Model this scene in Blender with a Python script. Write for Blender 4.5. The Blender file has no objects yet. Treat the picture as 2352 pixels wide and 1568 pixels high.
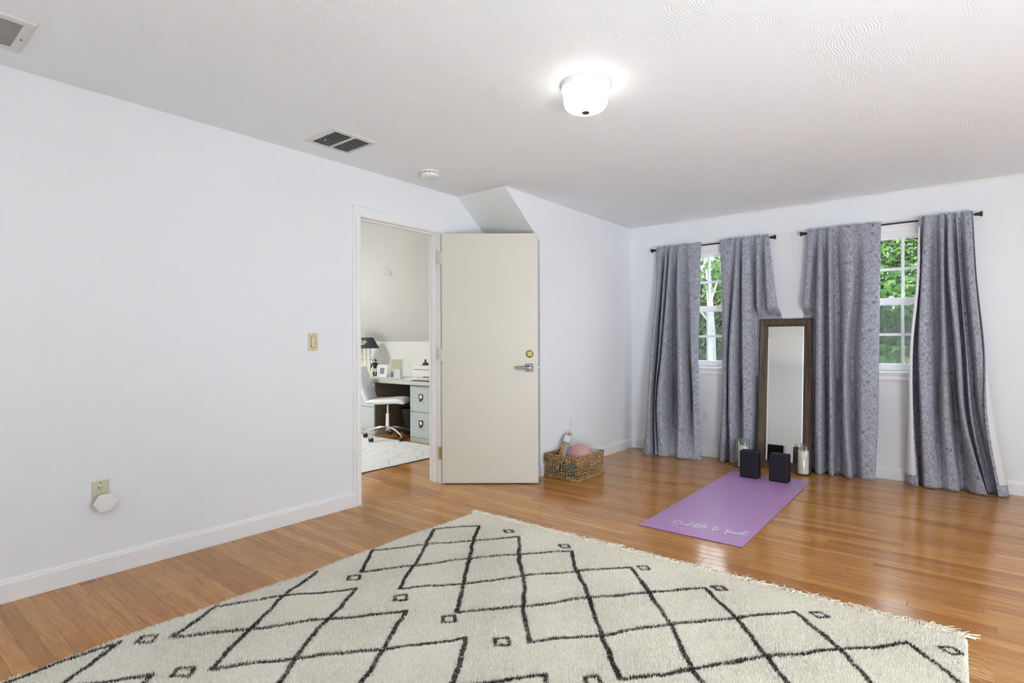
import bpy, bmesh, math, random
import numpy as np
from mathutils import Vector, Matrix
random.seed(7); rng = np.random.default_rng(11)
S = bpy.context.scene
COL = S.collection

# ------------------------------------------------------------------ camera
F_PX, YAW, Y0, ROLL, CH = 1277.43, math.radians(38.64), 787.06, math.radians(-0.1947), 1.152
_c, _s = math.cos(YAW), math.sin(YAW)
FW = np.array([-_s, _c, 0.0]); _r0 = np.array([_c, _s, 0.0]); _u0 = np.cross(_r0, FW)
RT = _r0*math.cos(ROLL) + _u0*math.sin(ROLL); UP = -_r0*math.sin(ROLL) + _u0*math.cos(ROLL)
ORG = np.array([0, 0, CH])
def on(ax, v, x, y):
    d = FW + RT*(x-1176)/F_PX - UP*(y-Y0)/F_PX
    i = 'xyz'.index(ax); return ORG + d*((v-ORG[i])/d[i])
cam = bpy.data.cameras.new('camera'); co = bpy.data.objects.new('camera', cam); COL.objects.link(co)
m = Matrix.Identity(4)
for i in range(3):
    m[i][0] = RT[i]; m[i][1] = UP[i]; m[i][2] = -FW[i]; m[i][3] = ORG[i]
co.matrix_world = m
cam.sensor_width = 36; cam.lens = F_PX/2352*36; cam.shift_y = (Y0-784)/2352; cam.clip_start = 0.02
S.camera = co

# ------------------------------------------------------------------ materials
def lin(r, g, b):
    f = lambda c: (c/255/12.92) if c/255 <= .04045 else ((c/255+.055)/1.055)**2.4
    return (f(r), f(g), f(b), 1)
class NT:
    def __init__(s, name):
        s.m = bpy.data.materials.new(name); s.m.use_nodes = True
        s.t = s.m.node_tree; s.n = s.t.nodes; s.l = s.t.links
        s.b = s.n['Principled BSDF']; s.out = s.n['Material Output']
    def N(s, typ, **k):
        nd = s.n.new(typ)
        for a, v in k.items():
            if hasattr(nd, a): setattr(nd, a, v)
            else: nd.inputs[a.replace('_', ' ')].default_value = v
        return nd
    def link(s, a, b): s.l.new(a, b)
    def set(s, name, v):
        if hasattr(v, 'is_linked') or hasattr(v, 'links'): s.l.new(v, s.b.inputs[name])
        else: s.b.inputs[name].default_value = v
    def math(s, op, a, b=None, c=None):
        nd = s.n.new('ShaderNodeMath'); nd.operation = op
        for i, v in enumerate((a, b, c)):
            if v is None: continue
            if isinstance(v, (int, float)): nd.inputs[i].default_value = v
            else: s.l.new(v, nd.inputs[i])
        return nd.outputs[0]
    def mix(s, fac, a, b, typ='MIX'):
        nd = s.n.new('ShaderNodeMix'); nd.data_type = 'RGBA'; nd.blend_type = typ
        for sock, v in ((nd.inputs[0], fac), (nd.inputs[6], a), (nd.inputs[7], b)):
            if isinstance(v, (int, float, tuple)): sock.default_value = v
            else: s.l.new(v, sock)
        return nd.outputs[2]
    def ramp(s, fac, stops):
        nd = s.n.new('ShaderNodeValToRGB'); e = nd.color_ramp.elements
        while len(e) < len(stops): e.new(.5)
        for el, (p, c) in zip(e, stops):
            el.position = p; el.color = c if len(c) == 4 else (*c, 1)
        s.l.new(fac, nd.inputs[0]); return nd.outputs[0]
    def coord(s, kind='Object', scale=(1, 1, 1), rot=(0, 0, 0)):
        tc = s.n.new('ShaderNodeTexCoord'); mp = s.n.new('ShaderNodeMapping')
        mp.inputs['Scale'].default_value = scale; mp.inputs['Rotation'].default_value = rot
        s.l.new(tc.outputs[kind], mp.inputs[0]); return mp.outputs[0]
    def noise(s, vec, scale, detail=3, rough=.5, dist=0, dims='3D'):
        nd = s.n.new('ShaderNodeTexNoise'); nd.noise_dimensions = dims
        nd.inputs['Scale'].default_value = scale; nd.inputs['Detail'].default_value = detail
        nd.inputs['Roughness'].default_value = rough; nd.inputs['Distortion'].default_value = dist
        s.l.new(vec, nd.inputs['Vector']); return nd.outputs[0]
    def bump(s, h, strength=.3, dist=.002, normal=None):
        nd = s.n.new('ShaderNodeBump'); nd.inputs['Strength'].default_value = strength
        nd.inputs['Distance'].default_value = dist; s.l.new(h, nd.inputs['Height'])
        if normal: s.l.new(normal, nd.inputs['Normal'])
        return nd.outputs[0]

def plain(name, col, rough=.5, metal=0, bump=None, var=.04, vscale=6, spec=.5, emis=None, sheen=0):
    t = NT(name)
    v = t.coord()
    n = t.noise(v, vscale, 4)
    c = t.mix(t.math('MULTIPLY', n, var*2), col, tuple(x*.8 for x in col[:3])+(1,))
    t.set('Base Color', c); t.set('Roughness', rough); t.set('Metallic', metal)
    t.set('Specular IOR Level', spec)
    if sheen: t.set('Sheen Weight', sheen)
    if bump: t.set('Normal', t.bump(t.noise(v, bump[0], 4), bump[1], bump[2]))
    if emis: t.set('Emission Color', emis[0]); t.set('Emission Strength', emis[1])
    return t.m
M = {}
M['wall'] = plain('wall_paint', (.782, .80, .820, 1), .62, bump=(180, .12, .002), var=.01)
M['wall_office'] = plain('office_wall_paint', (.80, .81, .785, 1), .65, bump=(180, .1, .002), var=.01)
M['trim'] = plain('white_trim_paint', (.80, .81, .81, 1), .35, var=.01)
M['window_white'] = plain('window_white', (.86, .86, .86, 1), .35, var=.01)
M['door'] = plain('cream_door_paint', (.61, .588, .505, 1), .45, bump=(60, .05, .002), var=.02)
M['plastic_white'] = plain('white_plastic', (.78, .78, .77, 1), .4, var=.01)
M['ivory'] = plain('ivory_plastic', (.66, .57, .36, 1), .4, var=.02)
M['ivory_pale'] = plain('pale_ivory_plastic', (.60, .57, .42, 1), .4, var=.02)
M['slot'] = plain('dark_slot', (.02, .02, .018, 1), .7)
M['steel'] = plain('brushed_nickel', (.15, .148, .14, 1), .45, 1, var=.05)
M['brass'] = plain('brass', (.34, .29, .11, 1), .5, 1, var=.05)
M['chrome'] = plain('chrome', (.8, .8, .8, 1), .08, 1, var=.02)
M['black_metal'] = plain('black_metal', (.012, .012, .013, 1), .4, .4)
M['bronze'] = plain('bronze_finial', (.10, .06, .025, 1), .35, .8)
M['foam_navy'] = plain('navy_foam', (.006, .0055, .013, 1), .6, bump=(500, .3, .001), spec=.35)
M['wax'] = plain('ivory_wax', (.88, .79, .74, 1), .5, var=.05, vscale=20)
M['pink'] = plain('pink_ball_rubber', (.56, .30, .29, 1), .32, bump=(15, .05, .002), var=.06)
M['bead'] = plain('turned_wood', (.52, .25, .09, 1), .4, var=.25, vscale=60)
M['card'] = plain('grey_cardboard', (.50, .52, .50, 1), .6, var=.05)
M['card_print'] = plain('pale_printed_card', (.62, .65, .64, 1), .5, var=.2, vscale=40)
M['paper'] = plain('white_paper', (.80, .80, .80, 1), .6, var=.05, vscale=30)
M['dark_cloth'] = plain('dark_blue_cloth', (.025, .035, .06, 1), .85, bump=(200, .5, .002))
M['teal_cloth'] = plain('teal_band', (.10, .22, .26, 1), .6)
M['seagrass'] = None
M['cab'] = plain('grey_green_cabinet_paint', (.47, .52, .52, 1), .45, var=.02)
M['cab_side_shaded'] = plain('shaded_cabinet_side', (.17, .145, .10, 1), .6, var=.1)  # kneehole shadow put into the body colour, darker than the fronts
M['desk'] = plain('desk_laminate', (.56, .57, .52, 1), .4, var=.06, vscale=12)
M['chair_white'] = plain('white_leatherette', (.80, .82, .83, 1), .42, bump=(120, .1, .002), var=.01)
M['rubber'] = plain('black_rubber', (.015, .015, .015, 1), .5)
M['bin'] = plain('black_bin_plastic', (.008, .008, .009, 1), .45)
M['shade_dark'] = plain('dark_lamp_shade', (.035, .048, .052, 1), .6, var=.15)
M['brass_pale'] = plain('pale_polished_brass', (.75, .70, .48, 1), .3, .8)
M['candle_white'] = plain('candle_sleeve', (.85, .84, .78, 1), .4)
M['fig_black'] = plain('black_enamel', (.012, .012, .013, 1), .4)
M['fig_white'] = plain('white_enamel', (.75, .73, .68, 1), .4)
M['fig_skin'] = plain('painted_face', (.62, .50, .40, 1), .5)
M['fig_grey'] = plain('grey_enamel', (.2, .2, .2, 1), .4)
M['bronze_dark'] = plain('dark_bronze', (.10, .095, .08, 1), .4, .6, var=.2, vscale=40)
M['crest'] = plain('silver_crest_paint', (.55, .54, .44, 1), .5, var=.3, vscale=60)
M['photo_grey'] = plain('grey_photo_print', (.30, .30, .38, 1), .3, var=.9, vscale=70)
M['photo_blue'] = plain('blue_photo_print', (.10, .16, .30, 1), .3, var=.9, vscale=60)
M['photo_cream'] = plain('cream_photo_print', (.58, .58, .42, 1), .3, var=.2, vscale=30)
M['mat_print'] = plain('pale_lettering', (.88, .84, .88, 1), .5)
M['vent'] = plain('vent_enamel', (.68, .68, .66, 1), .4, var=.02)
M['vent_dark'] = plain('dusty_louvre', (.42, .42, .41, 1), .5, var=.3, vscale=60)
M['duct'] = plain('dark_duct', (.012, .012, .012, 1), .8)
M['ground'] = plain('woodland_ground', (.06, .05, .025, 1), .9, var=.4, vscale=2)

def mat_ceiling():
    t = NT('textured_ceiling_paint'); v = t.coord()
    t.set('Base Color', (.845, .88, .91, 1)); t.set('Roughness', .7)
    sw = t.n.new('ShaderNodeTexWave'); sw.inputs['Scale'].default_value = 26; sw.inputs['Distortion'].default_value = 16
    sw.inputs['Detail'].default_value = 2; sw.inputs['Detail Scale'].default_value = .35; t.link(v, sw.inputs['Vector'])
    big = t.noise(v, 2.2, 2)
    mk = t.ramp(big, [(.45, (0, 0, 0)), (.65, (1, 1, 1))])
    h = t.math('ADD', t.math('MULTIPLY', t.math('MULTIPLY', sw.outputs['Fac'], mk), .6), t.math('MULTIPLY', t.noise(v, 120, 4), .8))
    t.set('Normal', t.bump(h, .3, .004)); return t.m
M['ceiling'] = mat_ceiling()

def mat_floor():
    t = NT('oak_strip_floor')
    tc = t.n.new('ShaderNodeTexCoord'); sx = t.n.new('ShaderNodeSeparateXYZ'); t.link(tc.outputs['Object'], sx.inputs[0])
    X, Y = sx.outputs[0], sx.outputs[1]
    PW = .0605
    row = t.math('FLOOR', t.math('DIVIDE', t.math('ADD', Y, .0), PW))
    fr = t.math('FRACT', t.math('DIVIDE', Y, PW))
    vor = t.n.new('ShaderNodeTexVoronoi'); vor.voronoi_dimensions = '1D'; vor.inputs['Scale'].default_value = 1.0
    w = t.math('ADD', t.math('MULTIPLY', X, 1.05), t.math('MULTIPLY', row, 37.31)); t.link(w, vor.inputs['W'])
    ve = t.n.new('ShaderNodeTexVoronoi'); ve.voronoi_dimensions = '1D'; ve.feature = 'DISTANCE_TO_EDGE'; ve.inputs['Scale'].default_value = 1.0
    t.link(w, ve.inputs['W'])
    sc = t.n.new('ShaderNodeSeparateColor'); t.link(vor.outputs['Color'], sc.inputs[0])
    pid = t.math('ADD', t.math('MULTIPLY', sc.outputs[0], 91.7), t.math('MULTIPLY', row, 3.17))
    wn = t.n.new('ShaderNodeTexWhiteNoise'); wn.noise_dimensions = '1D'; t.link(pid, wn.inputs['W'])
    sw = t.n.new('ShaderNodeSeparateColor'); t.link(wn.outputs['Color'], sw.inputs[0])
    r1, r2, r3 = sw.outputs
    # grain coordinates, a different slice of wood for each strip
    cv = t.n.new('ShaderNodeCombineXYZ')
    t.link(t.math('ADD', t.math('MULTIPLY', X, 2.2), t.math('MULTIPLY', r1, 40)), cv.inputs[0])
    t.link(t.math('MULTIPLY', Y, 30), cv.inputs[1]); t.link(t.math('MULTIPLY', r2, 50), cv.inputs[2])
    g1 = t.noise(cv.outputs[0], 1.6, 5, .6, .6)
    cv2 = t.n.new('ShaderNodeCombineXYZ')
    t.link(t.math('ADD', t.math('MULTIPLY', X, .9), t.math('MULTIPLY', r3, 30)), cv2.inputs[0])
    t.link(t.math('MULTIPLY', Y, 9), cv2.inputs[1]); t.link(t.math('MULTIPLY', r1, 20), cv2.inputs[2])
    big = t.noise(cv2.outputs[0], 1.3, 2, .5, .3)
    rings = t.math('FRACT', t.math('MULTIPLY', big, 9))
    rings = t.math('ABSOLUTE', t.math('SUBTRACT', t.math('MULTIPLY', rings, 2), 1))
    cv3 = t.n.new('ShaderNodeCombineXYZ'); t.link(t.math('MULTIPLY', X, 12), cv3.inputs[0]); t.link(t.math('MULTIPLY', Y, 420), cv3.inputs[1]); t.link(pid, cv3.inputs[2])
    pore = t.noise(cv3.outputs[0], 1, 3, .6)
    base = t.ramp(r1, [(0, (.36, .135, .030)), (.15, (.47, .19, .043)), (.5, (.55, .24, .058)), (.8, (.61, .285, .074)), (.93, (.67, .35, .10)), (1, (.48, .195, .046))])
    c = t.mix(t.math('MULTIPLY', t.math('SUBTRACT', g1, .35), 1.3), base, (.16, .065, .02, 1))
    c = t.mix(t.math('MULTIPLY', t.math('POWER', rings, 5), .38), c, (.14, .06, .02, 1))
    c = t.mix(t.math('MULTIPLY', t.ramp(pore, [(.52, (0, 0, 0)), (.7, (1, 1, 1))]), .35), c, (.11, .05, .02, 1))
    c = t.mix(t.math('MULTIPLY', t.noise(tc.outputs['Object'], .8, 2), .35), c, (.60, .29, .075, 1))
    gap = t.math('MINIMUM', t.math('MULTIPLY', t.math('MINIMUM', fr, t.math('SUBTRACT', 1, fr)), PW), t.math('MULTIPLY', ve.outputs['Distance'], .95))
    gm = t.ramp(t.math('MULTIPLY', gap, 1000), [(.0, (1, 1, 1)), (.9, (0, 0, 0))])
    gm_fac = t.math('SUBTRACT', 1, t.math('SMOOTH_MIN', t.math('MULTIPLY', gap, 620), 1, .3))
    gm_fac = t.math('MAXIMUM', gm_fac, 0)
    c = t.mix(t.math('MULTIPLY', gm_fac, .6), c, (.035, .015, .006, 1))
    t.set('Base Color', c)
    rough = t.math('ADD', .10, t.math('MULTIPLY', g1, .11))
    t.set('Roughness', rough); t.set('Specular IOR Level', .42)
    h = t.math('SUBTRACT', t.math('ADD', t.math('MULTIPLY', pore, .12), t.math('MULTIPLY', t.noise(tc.outputs['Object'], 5, 2), .5)), gm_fac)
    n1 = t.bump(h, .22, .0015)
    # every strip lies at its own slight tilt
    nm = t.n.new('ShaderNodeVectorMath'); nm.operation = 'ADD'; t.link(n1, nm.inputs[0])
    cx = t.n.new('ShaderNodeCombineXYZ')
    t.link(t.math('MULTIPLY', t.math('SUBTRACT', r2, .5), .012), cx.inputs[0]); t.link(t.math('MULTIPLY', t.math('SUBTRACT', r3, .5), .022), cx.inputs[1])
    t.link(cx.outputs[0], nm.inputs[1])
    nn = t.n.new('ShaderNodeVectorMath'); nn.operation = 'NORMALIZE'; t.link(nm.outputs[0], nn.inputs[0])
    t.set('Normal', nn.outputs[0]); return t.m
M['floor'] = mat_floor()

def mat_curtain():
    t = NT('slub_linen'); tc = t.n.new('ShaderNodeTexCoord'); uv = tc.outputs['UV']
    def st(sx, sy, off):
        mp = t.n.new('ShaderNodeMapping'); mp.inputs['Scale'].default_value = (sx, sy, 1); mp.inputs['Location'].default_value = (off, off*.7, off)
        t.link(uv, mp.inputs[0]); return mp.outputs[0]
    vert = t.noise(st(360, 26, 3), 1, 2, .6)
    horz = t.noise(st(24, 360, 9), 1, 2, .6)
    vf = t.noise(st(700, 70, 21), 1, 2, .6)
    blot = t.noise(st(14, 10, 5), 1, 3, .6)
    a = t.ramp(vert, [(.48, (0, 0, 0)), (.65, (1, 1, 1))]); b = t.ramp(horz, [(.50, (0, 0, 0)), (.67, (1, 1, 1))]); d = t.ramp(vf, [(.42, (0, 0, 0)), (.66, (1, 1, 1))])
    fac = t.math('MINIMUM', t.math('ADD', t.math('ADD', t.math('MULTIPLY', a, .75), t.math('MULTIPLY', b, .65)), t.math('MULTIPLY', d, .42)), 1)
    fac = t.math('MULTIPLY', fac, t.math('ADD', .55, t.math('MULTIPLY', blot, .8)))
    base = t.mix(blot, (.50, .52, .60, 1), (.54, .54, .60, 1))
    t.set('Base Color', t.mix(fac, base, (.06, .072, .105, 1)))
    t.set('Roughness', .9); t.set('Specular IOR Level', .15); t.set('Sheen Weight', .15)
    t.set('Normal', t.bump(fac, .25, .0008)); return t.m
M['curtain'] = mat_curtain()
M['lining'] = plain('white_curtain_lining', (.70, .695, .71, 1), .8, bump=(9, .15, .01), var=.02)

def mat_rug():
    t = NT('wool_rug_pile'); at = t.n.new('ShaderNodeAttribute'); at.attribute_name = 'col'
    t.link(at.outputs['Color'], t.b.inputs['Base Color']); t.set('Roughness', .95); t.set('Specular IOR Level', .1); t.set('Sheen Weight', .2)
    return t.m
M['rug'] = mat_rug()
M['fringe'] = plain('cream_wool_yarn', (.84, .78, .64, 1), .95, var=.1, vscale=80, spec=.1)

def mat_wood_frame():
    t = NT('dark_weathered_wood'); v = t.coord(scale=(60, 60, 3.0))
    n = t.noise(v, 1, 5, .65, .4)
    t.set('Base Color', t.ramp(n, [(.3, (.024, .015, .008)), (.55, (.085, .055, .032)), (.75, (.15, .10, .062))]))
    t.set('Roughness', .55); t.set('Normal', t.bump(n, .3, .001)); return t.m
M['wood_dark'] = mat_wood_frame()

def mat_mirror():
    t = NT('mirror_glass'); t.set('Base Color', (.80, .81, .785, 1)); t.set('Metallic', 1); t.set('Roughness', .006)
    return t.m
M['mirror'] = mat_mirror()

def mat_pane(name, tint=(.97, .985, .975, 1), ior=1.5):
    t = NT(name)
    tr = t.N('ShaderNodeBsdfTransparent'); tr.inputs[0].default_value = tint
    gl = t.N('ShaderNodeBsdfGlossy'); gl.inputs['Roughness'].default_value = .01
    lw = t.N('ShaderNodeLayerWeight'); lw.inputs[0].default_value = .5
    r0 = ((ior-1)/(ior+1))**2
    fr = t.math('ADD', r0, t.math('MULTIPLY', 1-r0, t.math('POWER', lw.outputs['Facing'], 5)))
    mx = t.N('ShaderNodeMixShader'); t.link(fr, mx.inputs[0]); t.link(tr.outputs[0], mx.inputs[1]); t.link(gl.outputs[0], mx.inputs[2])
    t.link(mx.outputs[0], t.out.inputs[0]); return t.m
M['pane'] = mat_pane('window_glass')
M['jar'] = mat_pane('clear_glass', (.93, .95, .94, 1), 1.6)
def mat_screen():
    t = NT('insect_screen_mesh')
    tr = t.N('ShaderNodeBsdfTransparent'); df = t.N('ShaderNodeBsdfDiffuse'); df.inputs[0].default_value = (.16, .17, .17, 1)
    mx = t.N('ShaderNodeMixShader'); mx.inputs[0].default_value = .25
    t.link(tr.outputs[0], mx.inputs[1]); t.link(df.outputs[0], mx.inputs[2]); t.link(mx.outputs[0], t.out.inputs[0]); return t.m
M['screen'] = mat_screen()

def mat_mat():
    t = NT('purple_mat_foam'); v = t.coord()
    n = t.noise(v, 700, 2); n2 = t.noise(v, 260, 2)
    t.set('Base Color', t.mix(n2, (.40, .21, .45, 1), (.46, .255, .50, 1)))
    t.set('Roughness', .42); t.set('Specular IOR Level', .5); t.set('Normal', t.bump(n, .3, .0005)); return t.m
M['mat'] = mat_mat()
M['mat_shadow'] = plain('mat_base_shadow', (.05, .03, .03, 1), .8)  # dark colour paints the shadow line beneath the mat's edge

def mat_seagrass():
    t = NT('seagrass_cord'); v = t.coord(); n = t.noise(v, 55, 4, .6)
    t.set('Base Color', t.ramp(n, [(.3, (.10, .05, .018)), (.5, (.34, .195, .075)), (.7, (.64, .46, .24))]))
    t.set('Roughness', .7); t.set('Normal', t.bump(t.noise(v, 400, 3), .5, .001)); return t.m
M['seagrass'] = mat_seagrass()

def mat_office_rug():
    t = NT('grey_lattice_rug'); v = t.coord()
    mp = t.coord(scale=(4.6, 2.7, 1), rot=(0, 0, .5)); vo = t.n.new('ShaderNodeTexVoronoi'); vo.feature = 'DISTANCE_TO_EDGE'; vo.inputs['Scale'].default_value = 1.0; vo.inputs['Randomness'].default_value = .45
    t.link(mp, vo.inputs['Vector'])
    ln = t.ramp(vo.outputs['Distance'], [(.0, (1, 1, 1)), (.05, (0, 0, 0))])
    nz = t.noise(t.coord(scale=(14, 60, 1)), 1, 3, .6)
    fl = t.ramp(nz, [(.5, (0, 0, 0)), (.68, (1, 1, 1))])
    c = t.mix(t.math('MULTIPLY', fl, .7), (.74, .75, .73, 1), (.42, .44, .45, 1))
    c = t.mix(t.math('MULTIPLY', ln, t.math('MULTIPLY', nz, .75)), c, (.25, .27, .29, 1))
    t.set('Base Color', c); t.set('Roughness', .95); return t.m
M['office_rug'] = mat_office_rug()
M['binding'] = plain('dark_rug_binding', (.04, .04, .035, 1), .9)

def mat_leaf(name):
    t = NT(name); at = t.n.new('ShaderNodeAttribute'); at.attribute_name = 'col'
    df = t.N('ShaderNodeBsdfPrincipled'); df.inputs['Roughness'].default_value = .5; df.inputs['Specular IOR Level'].default_value = .08
    tl = t.N('ShaderNodeBsdfTranslucent'); t.link(at.outputs['Color'], df.inputs['Base Color']); t.link(at.outputs['Color'], tl.inputs[0])
    mx = t.N('ShaderNodeMixShader'); mx.inputs[0].default_value = .35
    t.link(df.outputs[0], mx.inputs[1]); t.link(tl.outputs[0], mx.inputs[2]); t.link(mx.outputs[0], t.out.inputs[0]); return t.m
M['leaf'] = mat_leaf('leaf_green')
def mat_birch():
    t = NT('birch_bark'); v = t.coord(scale=(9, 9, 55)); n = t.noise(v, 1, 3, .6); n2 = t.noise(t.coord(scale=(14, 14, 9)), 1, 3)
    f = t.math('MAXIMUM', t.ramp(n, [(.58, (0, 0, 0)), (.66, (1, 1, 1))]), t.ramp(n2, [(.66, (0, 0, 0)), (.72, (1, 1, 1))]))
    t.set('Base Color', t.mix(f, (.22, .235, .23, 1), (.035, .03, .028, 1))); t.set('Roughness', .8); return t.m
M['birch'] = mat_birch()
M['bark'] = plain('brown_bark', (.07, .05, .035, 1), .9, bump=(40, .8, .02), var=.4, vscale=15)
def mat_shade():
    t = NT('lit_opal_glass'); t.set('Base Color', (.9, .9, .88, 1)); t.set('Roughness', .25)
    t.set('Emission Color', (1, .955, .88, 1)); t.set('Emission Strength', LAMP); return t.m
LAMP = 5.0
M['shade'] = mat_shade()

# ------------------------------------------------------------------ mesh builder
class MB:
    def __init__(s): s.v = []; s.f = []
    def add(s, vs, fs, mtx=None):
        o = len(s.v)
        for p in vs: s.v.append(tuple(mtx @ Vector(p)) if mtx is not None else tuple(p))
        s.f += [tuple(i+o for i in f) for f in fs]; return s
    def box(s, x0, x1, y0, y1, z0, z1, mtx=None):
        return s.add([(x0, y0, z0), (x1, y0, z0), (x1, y1, z0), (x0, y1, z0), (x0, y0, z1), (x1, y0, z1), (x1, y1, z1), (x0, y1, z1)],
              [(0, 3, 2, 1), (4, 5, 6, 7), (0, 1, 5, 4), (1, 2, 6, 5), (2, 3, 7, 6), (3, 0, 4, 7)], mtx)
    def prism(s, poly, axis, a, b, mtx=None):
        """poly: 2D points in the plane normal to axis, extruded from a to b"""
        def P(p, t): return {'x': (t, p[0], p[1]), 'y': (p[0], t, p[1]), 'z': (p[0], p[1], t)}[axis]
        n = len(poly); vs = [P(p, a) for p in poly]+[P(p, b) for p in poly]
        fs = [tuple(range(n))[::-1], tuple(range(n, 2*n))]+[(i, (i+1) % n, n+(i+1) % n, n+i) for i in range(n)]
        return s.add(vs, fs, mtx)
    def lathe(s, prof, cx=0, cy=0, cz=0, seg=32, mtx=None, close=False):
        n = len(prof); vs = []
        for k in range(seg):
            a = 2*math.pi*k/seg
            vs += [(cx+r*math.cos(a), cy+r*math.sin(a), cz+z) for r, z in prof]
        fs = []
        for k in range(seg):
            k2 = (k+1) % seg
            for i in range(n-1+(1 if close else 0)):
                j = (i+1) % n; fs.append((k*n+i, k2*n+i, k2*n+j, k*n+j))
        if not close:
            if prof[0][0] > 1e-5: fs.append(tuple(k*n for k in range(seg))[::-1])
            if prof[-1][0] > 1e-5: fs.append(tuple(k*n+n-1 for k in range(seg)))
        return s.add(vs, fs, mtx)
    def tube(s, pts, r, seg=8, caps=True, mtx=None, flat=1.0):
        P = [Vector(p) for p in pts]; n = len(P); R = r if isinstance(r, (list, tuple)) else [r]*n
        vs = []; fs = []; prev = None
        for i, p in enumerate(P):
            t = (P[min(i+1, n-1)]-P[max(i-1, 0)]).normalized()
            if prev is None:
                a = Vector((0, 0, 1)) if abs(t.z) < .9 else Vector((1, 0, 0)); u = t.cross(a).normalized()
            else:
                u = (prev-t*prev.dot(t)).normalized()
            prev = u; w = t.cross(u)
            for k in range(seg):
                a = 2*math.pi*k/seg; vs.append(tuple(p+u*math.cos(a)*R[i]+w*math.sin(a)*R[i]*flat))
        for i in range(n-1):
            for k in range(seg):
                k2 = (k+1) % seg; fs.append((i*seg+k, i*seg+k2, (i+1)*seg+k2, (i+1)*seg+k))
        if caps: fs.append(tuple(range(seg))[::-1]); fs.append(tuple((n-1)*seg+k for k in range(seg)))
        return s.add(vs, fs, mtx)
    def sphere(s, c, r, seg=20, rings=12, sc=(1, 1, 1), mtx=None):
        prof = [(max(r*math.sin(math.pi*i/rings), 0), -r*math.cos(math.pi*i/rings)) for i in range(rings+1)]
        o = len(s.v); s.lathe([(a, b) for a, b in prof], seg=seg)
        for i in range(o, len(s.v)):
            x, y, z = s.v[i]; q = Vector((c[0]+x*sc[0], c[1]+y*sc[1], c[2]+z*sc[2])); s.v[i] = tuple(mtx @ q if mtx is not None else q)
        return s
    def build(s, name, mat, parent=None, smooth=False, bevel=0, seg=2, sub=0, angle=40):
        me = bpy.data.meshes.new(name); me.from_pydata(s.v, [], s.f); me.validate()
        bm = bmesh.new(); bm.from_mesh(me); bmesh.ops.remove_doubles(bm, verts=bm.verts, dist=1e-6); bmesh.ops.recalc_face_normals(bm, faces=bm.faces); bm.to_mesh(me); bm.free()
        return link(name, me, mat, parent, smooth, bevel, seg, sub, angle)
def link(name, me, mat, parent=None, smooth=False, bevel=0, seg=2, sub=0, angle=40):
    o = bpy.data.objects.new(name, me); COL.objects.link(o)
    if mat: me.materials.append(M[mat] if isinstance(mat, str) else mat)
    if smooth:
        me.polygons.foreach_set('use_smooth', [True]*len(me.polygons))
        try: me.set_sharp_from_angle(angle=math.radians(angle))
        except Exception: pass
    if bevel:
        b = o.modifiers.new('bevel', 'BEVEL'); b.width = bevel; b.segments = seg; b.limit_method = 'ANGLE'; b.angle_limit = math.radians(35)
    if sub:
        q = o.modifiers.new('sub', 'SUBSURF'); q.levels = sub; q.render_levels = sub
    if parent is not None:
        o.parent = parent
        o.matrix_parent_inverse = Matrix.Identity(4)
    return o
def tag(o, label=None, cat=None, group=None, kind=None):
    if label: o['label'] = label
    if cat: o['category'] = cat
    if group: o['group'] = group
    if kind: o['kind'] = kind
    return o
def thing(name, loc, label, cat, rz=0, group=None, kind=None, rot=None):
    o = bpy.data.objects.new(name, None); COL.objects.link(o); o.location = loc; o.rotation_euler = rot or (0, 0, rz)
    o.empty_display_size = .05
    return tag(o, label, cat, group, kind)
def struct(name, mb, mat, label, cat, **k):
    return tag(mb.build(name, mat, **k), label, cat, kind='structure')
def frame(mb, w0, w1, h0, h1, t, y0, y1, tb=None, tt=None):
    """rectangular frame of four bars in the xz plane"""
    tb = tb or t; tt = tt or t
    mb.box(w0, w0+t, y0, y1, h0, h1); mb.box(w1-t, w1, y0, y1, h0, h1)
    mb.box(w0+t, w1-t, y0, y1, h0, h0+tb); mb.box(w0+t, w1-t, y0, y1, h1-tt, h1); return mb
def npmesh(name, V, Fq, mat, cols=None, parent=None, smooth=False):
    """V (n,3), Fq (m,k) arrays -> mesh"""
    me = bpy.data.meshes.new(name); n, k = Fq.shape
    me.vertices.add(len(V)); me.vertices.foreach_set('co', np.ascontiguousarray(V, dtype=np.float32).ravel())
    me.loops.add(n*k); me.loops.foreach_set('vertex_index', np.ascontiguousarray(Fq, dtype=np.int32).ravel())
    me.polygons.add(n); me.polygons.foreach_set('loop_start', np.arange(n, dtype=np.int32)*k)
    me.update(calc_edges=True)
    if cols is not None:
        a = me.color_attributes.new('col', 'FLOAT_COLOR', 'POINT')
        a.data.foreach_set('color', np.ascontiguousarray(np.c_[cols, np.ones(len(cols))], dtype=np.float32).ravel())
    return link(name, me, mat, parent, smooth)

# ------------------------------------------------------------------ the room
XL, YB, XN, YS, H = -3.3272, 5.6121, -2.8022, 3.4213, 2.3995
SL = .79; YK = 3.891; XR = 2.5; YF = -3.4
def zsl(y): return H-(y-YS)*SL
YO = YS+(H-1.173)/SL            # foot of the office slope
DY0, DY1, DZ = 2.430, 3.207, 2.056  # doorway
XO = XL-.12
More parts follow.
